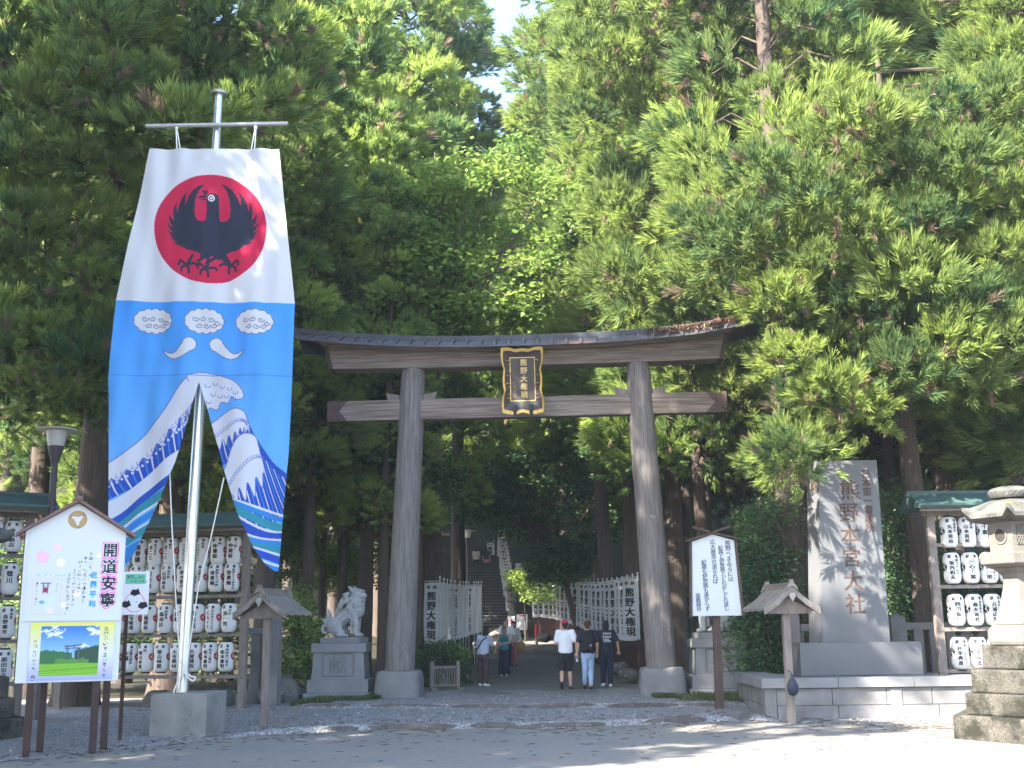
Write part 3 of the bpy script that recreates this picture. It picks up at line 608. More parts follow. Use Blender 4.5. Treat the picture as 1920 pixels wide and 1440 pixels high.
    if X.mean() > 300 and True:                                                 # breaking crest over the slit
        q = spline([(352, 708), (372, 699), (395, 700), (418, 706), (438, 714), (452, 728), (458, 744), (446, 750), (434, 744), (428, 756), (414, 754), (406, 768), (392, 764), (384, 772), (376, 744), (366, 728)], 6, True)
        p.poly(q, FOAM); p.line(q + [q[0]], .9, (.15, .15, .4))
        for cx, cy in ((388, 722), (402, 718), (416, 724), (430, 728), (442, 736), (398, 738), (412, 742), (390, 752), (424, 742)): p.line([(cx + 4.5 * math.cos(a), cy + 3.5 * math.sin(a)) for a in np.linspace(-.3, 3.6, 8)], .7, (.14, .16, .5))
    p.fill(np.abs(Y - 704) < 1.0, SKY * .8)
    return p.C
def cloth_y(X, Y): return 20.05 - .05 * np.sin((X - 380) / 21 + Y / 210) * np.clip((Y - 300) / 300, 0.15, 1) - .02 * np.sin(X / 8.0 + Y / 90) * np.exp(-np.abs(Y - 300) / 60) - .016 * np.sin(X / 11.0 - Y / 60) - .008 * np.sin(X / 6.0 + Y / 35) - .012 * np.sin(Y / 9.0 + X / 70) * np.exp(-np.abs(Y - 704) / 40) - .18 * np.clip((Y - 700) / 370, 0, 1) ** 2
VV, FF, CC = [], [], []; base = 0
def at_np(X, Y, D):
    R, U, F = (np.array(v) for v in (_R, _U, _F)); d = F + ((X - 960) / FPX)[..., None] * R + ((720 - Y) / FPX)[..., None] * U
    return np.array(CAM) + d * (D / d[..., 1])[..., None]
for X, Y in G:
    # flat cut of the cloth at its hanging distance, then the folds push it out
    P = at_np(X, Y, np.full(X.shape, 20.05)); P[..., 1] = cloth_y(X, Y); ny, nx = X.shape
    i = base + np.arange(nx - 1)[None, :] + nx * np.arange(ny - 1)[:, None]
    VV.append(P.reshape(-1, 3)); FF.append(np.stack([i, i + nx, i + nx + 1, i + 1], -1).reshape(-1, 4)); CC.append(paint_banner(X, Y).reshape(-1, 3)); base += nx * ny
o = raw_mesh('festival_banner', np.concatenate(VV), np.concatenate(FF), paint_mat('banner_print', trans=.22, rough=.85), attrs={'print': np.concatenate(CC)}, smooth=True)
tag(o, 'tall white and blue banner with black crow on red disc and split wave tails', 'banner')
# ------------------------------------------------------------------ house-shaped notice board
nl = gr(112, 1415, .02); NB = empty('notice_board', (nl.x, nl.y + .55, 0.02), R_(24), 'white house-shaped notice board on four brown posts', 'notice board')
# local frame: board faces -y, x from -0.9 to 0.9
MI = NB.matrix_basis.copy() if False else (Matrix.Translation(NB.location) @ Matrix.Rotation(R_(24), 4, 'Z')).inverted()
def nb_local(px, py, yl):                         # point of the local plane y = yl under a photo pixel
    d = (MI.to_3x3() @ ray(px, py)); c = MI @ CAM; t = (yl - c.y) / d.y; return c + d * t
YF = -.55
c_tl, c_bl, c_br, c_tr, c_ap = (nb_local(*q, YF) for q in ((45, 992), (31, 1283), (222, 1275), (236, 1002), (147, 943)))
xl, xr = (c_tl.x + c_bl.x) / 2, (c_tr.x + c_br.x) / 2; zb = (c_bl.z + c_br.z) / 2; zs = (c_tl.z + c_tr.z) / 2; za = c_ap.z; xm = (xl + xr) / 2; BW = xr - xl
mb = MB(); mb.prism([(xl, zb), (xr, zb), (xr, zs), (xm, za), (xl, zs)], YF, YF + .12); mb.build('board', M_['board_white'], NB, bevel=.01)
mb = MB(); sl_ = (za - zs) / (xm - xl)
for sg in (-1, 1):
    e = xm + sg * (BW / 2 + .13); ze = za - sl_ * (BW / 2 + .13)
    mb.loft([[(xm - sg * .0, YF - .12, za + .01), (xm, YF + .26, za + .01), (xm, YF + .26, za + .06), (xm, YF - .12, za + .06)], [(e, YF - .12, ze), (e, YF + .26, ze), (e, YF + .26, ze + .045), (e, YF - .12, ze + .045)]])
mb.box((xm, YF + .06, za + .06), (.09, .42, .06)); mb.build('roof', mat('board_roof', (.20, .11, .10), (.14, .08, .075), 4, rough=.6), NB)
for x in (xl + .22, xr - .30):
    for y in (YF + .06, YF + .62):
        mb = MB(); mb.box((x + (.20 if y > YF + .3 else 0), y, zb / 2 + .15), (.105, .09, zb + .3)); mb.build('post', M_['brown_paint'], NB, bevel=.015)
def panel_grid(name, parent, x0, x1, z0, z1, y, painter, res=.011, m=None):
    nx, nz = max(2, int((x1 - x0) / res)), max(2, int((z1 - z0) / res)); u, v = np.meshgrid(np.linspace(0, x1 - x0, nx), np.linspace(0, z1 - z0, nz))
    p = Paint(u, v); painter(p, x1 - x0, z1 - z0); V = np.stack([x0 + u, np.full(u.shape, y), z1 - v], -1).reshape(-1, 3)
    i = np.arange(nx - 1)[None, :] + nx * np.arange(nz - 1)[:, None]; F = np.stack([i, i + nx, i + nx + 1, i + 1], -1).reshape(-1, 4)
    return raw_mesh(name, V, F, m or M_['print'], parent, {'print': p.C.reshape(-1, 3)})
M_['print'] = paint_mat('printed_paper', rough=.5)
def flower(p, x, y, r, c):
    for k in range(5):
        a = k * 2 * math.pi / 5 - 1.57; p.ell(x + .55 * r * math.cos(a), y + .55 * r * math.sin(a), r * .42, r * .42, c)
    p.ell(x, y, r * .15, r * .15, (.85, .6, .65))
def poster_top(p, w, h):
    p.C[:] = (.60, .61, .65); k = w / 1.0; S = lambda a: a * w
    flower(p, S(.15), S(.27), S(.075), (.80, .45, .62)); flower(p, S(.30), S(.16), S(.05), (.80, .55, .68)); flower(p, S(.34), S(.33), S(.055), (.78, .68, .76)); flower(p, S(.74), S(.25), S(.03), (.8, .7, .78)); flower(p, S(.26), S(.86), S(.04), (.8, .62, .72)); flower(p, S(.53), S(.67), S(.045), (.8, .68, .78)); flower(p, S(.40), S(.80), S(.04), (.8, .68, .78))
    pk = (.75, .10, .42); T = '開道安寧'; y0 = S(.105); sz = S(.165); pit = 1.13; cx = S(.86)
    for i, ch in enumerate(T):                         # pink glow outline
        vs, fs = glyph(ch, .03); yy = y0 + sz * (.86 + i * pit)
        for dx, dy in [(math.cos(a) * S(.024), math.sin(a) * S(.024)) for a in np.linspace(0, 6.28, 13)]:
            for f in fs: p.poly([(cx + (vs[q][0] - .5) * sz + dx, yy - vs[q][1] * sz + dy) for q in f], pk)
    for i, ch in enumerate(T):
        vs, fs = glyph(ch, .03); yy = y0 + sz * (.86 + i * pit)
        for dx, dy in [(math.cos(a) * S(.013), math.sin(a) * S(.013)) for a in np.linspace(0, 6.28, 9)]:
            for f in fs: p.poly([(cx + (vs[q][0] - .5) * sz + dx, yy - vs[q][1] * sz + dy) for q in f], (.64, .62, .66))
    p.text(T, cx, y0, sz, (.02, .02, .03), pit, .03)
    p.text('世界平和', S(.70), S(.43), S(.078), (.02, .28, .66), 1.35, .04)
    for i, (t, y) in enumerate((('令和八年　丙午', .215), ('本年　皆様方の進む道が', .26), ('明るく照らされて', .305), ('平和でありますよう', .395), ('お祈り申し上げます。', .44))): p.text(t, S(.655 - i * .055), S(y), S(.041), (.03, .03, .04), 1.16, .012)
    p.text('World of peace', S(.09), S(.485), S(.052), (.30, .48, .78), 1, .0, False, .72)
    b = (.07, .51, .36, .90); 
    for q in ([(b[0], b[1]), (b[2], b[1])], [(b[2], b[1]), (b[2], b[3])], [(b[2], b[3]), (b[0], b[3])], [(b[0], b[3]), (b[0], b[1])]): p.line([(S(x), S(y)) for x, y in q], S(.004), (.70, .45, .60))
    p.line([(S(.15), S(.56)), (S(.25), S(.56))], S(.008), (.12, .10, .35)); p.line([(S(.165), S(.59)), (S(.235), S(.59))], S(.006), (.12, .10, .35))
    for x in (.175, .225): p.line([(S(x), S(.56)), (S(x), S(.67))], S(.006), (.12, .10, .35))
    p.ell(S(.20), S(.635), S(.026), S(.03), (.35, .03, .05)); p.ell(S(.17), S(.77), S(.03), S(.02), (.12, .38, .75)); p.ell(S(.26), S(.75), S(.05), S(.025), (.6, .66, .85)); p.ell(S(.23), S(.83), S(.035), S(.02), (.62, .66, .85))
    p.text('道ひらけゆく日々に', S(.11), S(.55), S(.024), (.05, .05, .07), 1.2, .0); p.text('みちびき', S(.315), S(.55), S(.024), (.05, .05, .07), 1.2, .0)
def poster_low(p, w, h):
    t = np.clip(p.Y / h, 0, 1)[..., None]; p.C[:] = np.array((.70, .66, .10)) * (1 - t) + np.array((.42, .40, .66)) * t
    p.C[:] = np.where(t < .55, np.array((.70, .66, .12)) * (1 - t / .55) + np.array((.68, .67, .62)) * t / .55, np.array((.68, .67, .62)) * (1 - (t - .55) / .45) + np.array((.36, .36, .60)) * (t - .55) / .45)
    x0, x1, y0, y1 = .13 * w, .82 * w, .06 * h, .93 * h; X = (p.X - x0) / (x1 - x0); Y = (p.Y - y0) / (y1 - y0); I = (X > 0) & (X < 1) & (Y > 0) & (Y < 1)
    sky = (np.array((.03, .17, .55)) * (1 - np.clip(Y / .6, 0, 1))[..., None] + np.array((.28, .50, .80)) * np.clip(Y / .6, 0, 1)[..., None]); p.C[I] = sky[I]
    n = vnoise(X * 30, Y * 55, 1.6, 1) + .6 * vnoise(X * 90, Y * 120, 1.4, 4)
    cl = I & (Y < .5) & (n + 1.1 - 9 * ((X - .22) ** 2 + 2.2 * (Y - .13) ** 2) * 2.6 > .7); p.C[cl] = (.72, .76, .84)
    cl = I & (Y < .5) & (n + 1.0 - 9 * ((X - .95) ** 2 + 2.0 * (Y - .12) ** 2) * 3 > .6); p.C[cl] = (.74, .77, .84)
    cl = I & (n + 1.0 - 9 * ((X - .72) ** 2 + 5 * (Y - .42) ** 2) * 4 > .7); p.C[cl] = (.74, .77, .84)
    nn = vnoise(X * 70, Y * 20, 1.5, 2)
    hill = I & (Y > .48 + .10 * np.abs(X - .12) * 1.4 + .012 * nn) & (X < .55); p.C[hill] = (.05, .15, .06)
    wood = I & (Y > .47 - .10 * np.clip((X - .6) / .4, 0, 1) + .03 * np.abs(np.sin(X * 60)) + .02 * nn) & (X > .58); p.C[wood] = (.035, .085, .05)
    T = (.09, .10, .13); q = lambda a, b: (x0 + a * (x1 - x0), y0 + b * (y1 - y0))
    p.poly([q(.40, .40), q(.72, .37), q(.70, .40), q(.42, .43)], T); p.line([q(.42, .46), q(.70, .44)], .008, T); p.line([q(.47, .42), q(.465, .72)], .009, T); p.line([q(.65, .40), q(.655, .72)], .009, T)
    bush = I & (Y > .63 + .05 * np.abs(np.sin(X * 17)) + .02 * nn) & (X > .26) & (X < .84); p.C[bush] = (.10, .24, .06)
    fld = I & (Y > .75 + .0 * X); g = np.array((.20, .44, .04)) + .05 * np.sin(p.Y * 160 + p.X * 9)[..., None] * np.array((1, 1, .2)); p.C[fld] = g[fld]
    p.line([q(0, .90), q(1, .845)], .006, (.12, .30, .03))
    p.text('吉野熊野国立公園九十周年', .90 * w, .09 * h, .066, (.04, .05, .10), 1.12, .01); p.text('令和二〇二六年（丙午）', .065 * w, .30 * h, .055, (.04, .05, .10), 1.12, .01)
zm = zb + (zs - zb) * .405
panel_grid('upper_poster', NB, xl + .06, xr - .03, zm + .01, zs - .02, YF - .012, poster_top, .0085)
panel_grid('lower_poster', NB, xl + .16, xr - .09, zb + .03, zm - .03, YF - .012, poster_low, .0095)
mb = MB(); mb.box(((xl + xr) / 2, YF - .012, zm), (BW - .02, .03, .018)); mb.build('ledge', M_['board_white'], NB)
mb = MB()                                               # threefold comma crest, flat gilt
for k in range(3):
    a0 = k * 2.094 + .5; P = []
    for s in range(15): a = a0 + s / 14 * 2.6; r = .135; P.append((xm + r * math.cos(a), r * math.sin(a)))
    for s in range(15): a = a0 + 2.6 - s / 14 * 2.1; r = .135 - .085 * min(1, s / 7); P.append((xm + r * math.cos(a) * .92, r * math.sin(a) * .92))
    for s in range(8): a = a0 + .5 - s / 8 * .5; r = .06 + .055 * s / 8; P.append((xm + r * math.cos(a), r * math.sin(a)))
    zc0 = zs + (za - zs) * .42
    mb.poly([(x, YF - .004, z + zc0) for x, z in P], 0)
mb.build('crest', mat('crest_gilt', (.42, .27, .12), rough=.6), NB)
# small poster board beside it
sp = at(253, 1112, 19.2); SPB = empty('poster_board', (sp.x, sp.y, 0.05), R_(3), 'small white and green poster panel on a thin stake beside the notice board', 'poster')
w_, h_ = .45, .70; cz = sp.z - .05
mb = MB(); mb.box((0, .015, cz), (w_, .02, h_)); mb.build('panel', M_['board_white'], SPB)
mb = MB(); mb.box((-.13, .05, cz / 2), (.05, .05, cz)); mb.build('stake', M_['brown_paint'], SPB)
def poster_s(p, w, h):
    p.C[:] = (.76, .77, .80); p.fill((p.Y > .04) & (p.Y < .20) & (p.X > .06) & (p.X < w - .06), (.16, .52, .36))
    p.text('熊野三山の', .08, .11, .06, (.02, .05, .04), 1, .01, False, .95); p.text('ヤタガラス', .14, .185, .06, (.02, .05, .04), 1, .01, False, .95)
    d = np.abs(np.hypot(p.X - .23, (p.Y - .50) * 1.0) - .155); p.fill(d < .008, (.75, .28, .45))
    for cx, cy in ((.225, .34), (.085, .53), (.36, .55)):
        p.ell(cx, cy, .07, .05, (.02, .02, .03)); p.poly([(cx - .08, cy + .03), (cx - .03, cy - .06), (cx + .0, cy - .02), (cx + .05, cy - .07), (cx + .09, cy + .02), (cx, cy + .06)], (.02, .02, .03))
    p.ell(.26, .50, .022, .016, (.3, .66, .70))
panel_grid('print', SPB, -w_ / 2, w_ / 2, cz - h_ / 2, cz + h_ / 2, -.001, poster_s, .007)
# ------------------------------------------------------------------ street lamps
def lamp(px, ptop, pbase, Y, z0, r, label, globe_m):
    t = at(px, ptop, Y); L = empty('street_lamp', (t.x, Y, z0), 0, label, 'street lamp'); h = t.z - z0
    mb = MB(); mb.lathe([(.11 * r, -.1), (.10 * r, .5), (.075 * r, .55), (.07 * r, h - .75 * r)], 16); mb.build('pole', M_['iron_purple'], L, smooth=True, auto=40)
    mb = MB(); mb.lathe([(.075 * r, h - .76 * r), (.085 * r, h - .72 * r), (.17 * r, h - .42 * r), (.175 * r, h - .38 * r)], 20); mb.build('collar', M_['iron_purple'], L, smooth=True, auto=40)
    mb = MB(); mb.lathe([(.17 * r, h - .379 * r), (.20 * r, h - .2 * r), (.225 * r, h - .04 * r)], 20); mb.build('lamp_glass', globe_m, L, smooth=True, auto=40)
    mb = MB(); mb.lathe([(.22 * r, h - .039 * r), (.42 * r, h - .03 * r), (.43 * r, h), (.10 * r, h + .05 * r), (.01, h + .055 * r)], 28); mb.build('lamp_hood', M_['lamp_hood'], L, smooth=True, auto=40)
M_['iron_purple'] = mat('lamp_iron', (.075, .06, .075), rough=.5); M_['lamp_hood'] = mat('lamp_hood', (.50, .49, .46), rough=.6); M_['lamp_glass'] = mat('lamp_glass', (.62, .61, .60), (.5, .48, .46), 6, rough=.35)
lamp(107, 805, 1300, 23.0, .1, .92, 'pale hooded street lamp standing behind the house-shaped notice board', M_['lamp_glass'])
lamp(876, 995, 1180, 61, .95, 1.0, 'dark hooded street lamp deep in the forest beside the stairs', M_['lamp_glass'])
# ------------------------------------------------------------------ paper lanterns and their racks
LPROF = [(.095, 0.0), (.125, .018), (.150, .05), (.166, .10), (.172, .17), (.168, .25), (.164, .31), (.168, .37), (.172, .45), (.166, .52), (.150, .57), (.125, .602), (.095, .62)]
def lrad(z): return float(np.interp(z, [p[1] for p in LPROF], [p[0] for p in LPROF]))
def lantern_mesh(words, mark, style):
    mb = MB(); rings = []; n = 32; zs_ = []
    for i in range(len(LPROF) - 1):
        for k in range(3):
            t = k / 3; zs_.append((LPROF[i][1] * (1 - t) + LPROF[i + 1][1] * t, LPROF[i][0] * (1 - t) + LPROF[i + 1][0] * t))
    zs_.append((LPROF[-1][1], LPROF[-1][0]))
    for i, (z, r) in enumerate(zs_): rings.append([((r - (.0025 if i % 2 else 0)) * math.cos(2 * math.pi * j / n), (r - (.0025 if i % 2 else 0)) * math.sin(2 * math.pi * j / n), z) for j in range(n)])
    mb.loft(rings, 0)
    def fn(a0):
        def f(u, z): r = lrad(z) + .003; a = u / .168 + a0; return (r * math.sin(a), -r * math.cos(a), z)
        return f
    f0 = fn(0.05 if mark == 'R' else -0.12)
    text_v(mb, '献', -.075, .575, .075, f0, 1, .05, sx=.9); text_v(mb, '奉', .075, .575, .075, f0, 1, .05, sx=.9)
    if len(words) == 1:
        t = words[0]; n_ = len(t); sz = min(.125, .40 / (n_ * 1.06)); text_v(mb, t, 0, .475, sz, f0, 1, .045, sx=min(1.2, .12 / sz), pitch=1.06)
    else:
        t = words[0]; sz = min(.10, .38 / (len(t) * 1.08)); text_v(mb, t, -.035, .455, sz, f0, 1, .05, sx=min(1.1, .11 / sz), pitch=1.1)
        t = words[1]; sz = min(.06, .44 / (len(t) * 1.05)); text_v(mb, t, .065, .49, sz, f0, 1, .035, sx=min(1.2, .065 / sz), pitch=1.05)
    am = 1.42 if mark == 'R' else -1.42; f1 = fn(am)               # round comma crest on the side
    mi = 2 if mark == 'R' else 1; R1 = .082
    for k in range(3):
        a0 = k * 2.094; P = []
        for s in range(10): a = a0 + s / 9 * 2.3; P.append((R1 * math.cos(a), R1 * math.sin(a)))
        for s in range(8): a = a0 + 2.3 - s / 8 * 1.9; r = R1 * (1 - .55 * min(1, s / 4)); P.append((r * math.cos(a), r * math.sin(a)))
        P += [(R1 * .30 * math.cos(a0 + .5), R1 * .30 * math.sin(a0 + .5)), (R1 * .30 * math.cos(a0 - .6), R1 * .30 * math.sin(a0 - .6)), (R1 * .7 * math.cos(a0 - .25), R1 * .7 * math.sin(a0 - .25))]
        mb.poly([f1(x, z + .33) for x, z in P], mi)
    return mb
HOOK = None; CAP = None
def lantern(loc, rz, words, mark, label, group):
    global HOOK, CAP, CAP2
    root = lantern_mesh(words, mark, 0).build('paper_lantern', [M_['lantern_paper'], M_['ink'], M_['red_ink']], smooth=True, auto=40, loc=loc, rz=rz)
    tag(root, label, 'lantern', group)
    if HOOK is None:
        m1 = MB(); m1.lathe([(.097, .615), (.10, .62), (.10, .645), (.085, .648)], 20); CAP = m1.build('top_ring', M_['ink'], root); m3 = MB(); m3.lathe([(.085, -.028), (.10, -.025), (.10, 0), (.097, .004)], 20); CAP2 = m3.build('bottom_ring', M_['ink'], root)
        m2 = MB(); m2.tube([(-.09, 0, .64), (-.06, 0, .69), (0, 0, .71), (.06, 0, .69), (.09, 0, .64)], .006, 5); m2.tube([(0, 0, .70), (0, 0, .735)], .012, 5); HOOK = m2.build('hanger', M_['iron'], root)
    else:
        for s in (CAP, CAP2, HOOK): c = s.copy(); COL.objects.link(c); c.parent = root
    return root
def rack(name, loc, rz, length, zr, ztop, left, label, posts):
    """frame with rails at heights zr, roof at ztop; runs from x=0 to x=-length (left) or +length"""
    d = -1 if left else 1
    RK = empty(name, loc, rz, label, 'lantern rack')
    for x in posts:
        mb = MB(); mb.box((d * x, 0, ztop / 2 - .2), (.16, .14, ztop + .4)); mb.build('post', M_['wood_rail'], RK, bevel=.008)
    for z in zr:
        mb = MB(); mb.box((d * length / 2, -.02, z), (length + .1, .13, .075)); mb.build('rail', M_['wood_rail'], RK, bevel=.006)
    mb = MB(); a, b = -.42 , length + .42
    xs_ = [d * a, d * b]; yb, yf = .55, -.62
    ring = lambda x: [(x, yf, ztop - .03), (x, yf, ztop + .07), (x, yf + .10, ztop + .075), (x, -.12, ztop + .30), (x, .12, ztop + .30), (x, yb, ztop + .07), (x, yb, ztop - .03), (x, .1, ztop + .02), (x, -.1, ztop + .02)]
    mb.loft([ring(xs_[0]), ring(xs_[1])])
    rf = mb.build('roof', M_['verdigris'], RK)
    mb = MB(); mb.box((d * length / 2, 0, ztop + .31), (length + .9, .2, .10)); mb.build('ridge', M_['verdigris_dark'], rf)
    mb = MB(); mb.box((d * length / 2, -.655, ztop + .03), (length + .84, .06, .05)); mb.build('gutter', M_['verdigris'], rf)
    mb = MB(); mb.box((d * length / 2, -.45, ztop - .06), (length + .7, .10, .055)); mb.box((d * length / 2, 0, ztop - .09), (length + .3, .12, .12)); mb.build('eave_beam', M_['wood_rail'], RK)
    return RK
M_['verdigris_dark'] = mat('verdigris_dark', (.05, .085, .085), (.04, .06, .06), 3, rough=.5)
ROWN = ('top', 'second', 'third', 'bottom'); ORD = ('first', 'second', 'third', 'fourth', 'fifth', 'sixth', 'seventh', 'eighth', 'ninth', 'tenth', 'eleventh')
# main rack on the left: origin at its right-hand post
zr = [at(430, y, 25.6).z for y in (1043, 1118, 1190, 1268)]
pr = at(457, 1200, 25.45); zt = at(462, 985, 25.45).z - .06
LR = rack('lantern_rack', (pr.x, 25.45, .08), R_(-10), 4.3, [z - .08 for z in zr], zt - .08, True, 'long wooden rack of white lanterns under a green roof behind the flagpole', (0, 4.3))
LT = [(['まこと', '株式会社'], ['まこと', '㈱丸'], ['ワンダグランド'], ['ワンダグランド', '寄進'], ['仲建設', '㈱'], ['仲建設', '（株）']),
      (['安田商店'], ['宝来屋'], ['山田商店', '道の駅'], ['鈴木智久'], ['三塚和工', '花樹の里'], ['珍重庵', '熊野もうで餅'], ['珍重庵', '熊野もうで餅本店']),
      (['紀宝陸運'], ['栗熊建設'], ['森商店', '特産品'], ['泉組', '㈱'], ['㈱浪組'], ['ＣＡＦＥ', 'ＢＯＮＨＥＵＲ'], ['浜一児', '中村'],),
      (['大橋', '日置川運送'], ['栗山林業', '㈲'], ['栗山林業'], ['大谷建材'], ['大富建設'], ['松本憲明', '松本工務店'], ['松本憲明', '㈲松本工務店'])]
Mr = Matrix.Translation((pr.x, 25.45, .08)) @ Matrix.Rotation(R_(-10), 4, 'Z')
for r_i in range(4):
    top = (zt + .0) if r_i == 0 else zr[r_i - 1]
    tx = LT[r_i]; npos = 11
    for k in range(npos):
        x = -.28 - .072 * 0 - k * .372 - (.10 if r_i == 3 else .03 * r_i); z = top - .775 - .08
        wd = tx[len(tx) - 1 - k] if k < len(tx) else (['奉納'] if k % 2 else ['熊野講'])
        p = Mr @ Vector((x, -.03, z)); 
        if r_i == 0: p.z -= .02
        lantern(p, R_(-10 + random.uniform(-9, 9)), wd, 'R', 'white lantern, %s from the right, %s row of the rack behind the flagpole' % (ORD[k], ROWN[r_i]), 'lanterns on the rack behind the flagpole')
# second rack at the left frame edge, turned towards the road
p2 = at(40, 1200, 23.4)
LR2 = rack('lantern_rack', (p2.x, 23.4, .08), R_(33), 2.2, [z - .0 for z in (3.20, 2.36, 1.52, .70)], 4.12, True, 'wooden lantern rack half out of view beside the house-shaped notice board', (0, 2.2))
Mr = Matrix.Translation((p2.x, 23.4, .08)) @ Matrix.Rotation(R_(33), 4, 'Z'); zz = (4.05, 3.20, 2.36, 1.52)
LT2 = [(['小池酒店'], ['お抹茶屋'], ['よしのや']), (['徳川'], ['服部会']), (['長野健市', '寄進'], ['久保商店']), (['原田京子'], ['上田'])]
for r_i in range(4):
    for k in range(4):
        wd = LT2[r_i][k] if k < len(LT2[r_i]) else ['奉納']
        p = Mr @ Vector((-.30 - k * .372, -.03, zz[r_i] - .775))
        lantern(p, R_(20 + random.uniform(-9, 9)), wd, 'R', 'white lantern, %s from the end post, %s row of the rack cut by the frame' % (ORD[k], ROWN[r_i]), 'lanterns on the rack cut by the frame')
# rack on the right: origin at its left-hand post
pl = at(1754, 1100, 23.6); zr3 = [at(1800, y, 23.6).z for y in (1022, 1100, 1180, 1258)]; zt3 = at(1780, 952, 23.6).z - .02
RR = rack('lantern_rack', (pl.x, 23.6, .08), R_(1), 3.6, [z - .08 for z in zr3], zt3 - .08, False, 'sunlit wooden lantern rack under a pale green roof behind the stone lantern', (0, 3.6))
LT3 = [(['丸本晃由', '遺族会'], ['山本直希', '寄進'], ['千恵', '荷物'], ['井上']), (['坂内和夫', '㈱クチムラ'], ['三心工業'], ['吉村一明', 'ホームサポート'], ['福田']), (['西田聖仁'], ['高木油明', '酒菜高木'], ['兵浦広児', '産直店さんえー'], ['宮本']), (['井手秀彦', '㈱フジムラトラスト'], ['井手段造', '㈱アトラクス'], ['小川'], ['岡本'])]
Mr = Matrix.Translation((pl.x, 23.6, .08)) @ Matrix.Rotation(R_(1), 4, 'Z')
for r_i in range(4):
    top = zt3 if r_i == 0 else zr3[r_i - 1]
    for k in range(8):
        wd = LT3[r_i][k] if k < len(LT3[r_i]) else ['奉納']
        p = Mr @ Vector((.36 + .0 * r_i + k * .375, -.03, top - .775 - .08))
        if r_i == 0: p.z -= .02
        lantern(p, R_(random.uniform(-6, 10)), wd, 'L', 'white lantern, %s from the left, %s row of the rack by the stone lantern' % (ORD[k], ROWN[r_i]), 'lanterns on the rack by the stone lantern')
# ------------------------------------------------------------------ guardian lions
def blob(name, parts, voxel, mats, parent=None, it=3, fac=.5, loc=None, rz=None):
    mb = MB()
    for p in parts:
        if p[0] == 'e':
            _, c, d, *r = p; r = r[0] if r else (0, 0, 0)
            M = rotm(c, *[R_(a) for a in r], sc=d); rings = []
            for i in range(9):
                t = math.pi * (i + .001) / 8.0 if i < 8 else math.pi - 1e-3
                t = max(t, 1e-2); rings.append([M @ Vector((math.sin(t) * math.cos(a), math.sin(t) * math.sin(a), -math.cos(t))) for a in [2 * math.pi * j / 14 for j in range(14)]])
            mb.loft(rings)
        else:
            _, P, R = p; P = [Vector(q) for q in P]; d0 = (P[0] - P[1]).normalized(); d1 = (P[-1] - P[-2]).normalized()
            ext = [P[0] + d0 * R[0] * .95, P[0] + d0 * R[0] * .6] + P + [P[-1] + d1 * R[-1] * .6, P[-1] + d1 * R[-1] * .95]
            rad = [R[0] * .3, R[0] * .8] + list(R) + [R[-1] * .8, R[-1] * .3]
            mb.tube(ext, rad, 12)
    o = mb.build(name, mats, None); m = o.modifiers.new('r', 'REMESH'); m.mode = 'VOXEL'; m.voxel_size = voxel
    if it: s = o.modifiers.new('s', 'SMOOTH'); s.factor = fac; s.iterations = it
    dg = bpy.context.evaluated_depsgraph_get(); dg.update(); me = bpy.data.meshes.new_from_object(o.evaluated_get(dg)); me.name = name
    me.polygons.foreach_set('use_smooth', [True] * len(me.polygons))
    old = o.data; o.modifiers.clear(); o.data = me; bpy.data.meshes.remove(old); o.name = name
    if parent is not None: o.parent = parent
    if loc is not None: o.location = loc
    if rz is not None: o.rotation_euler = (0, 0, rz)
    return o
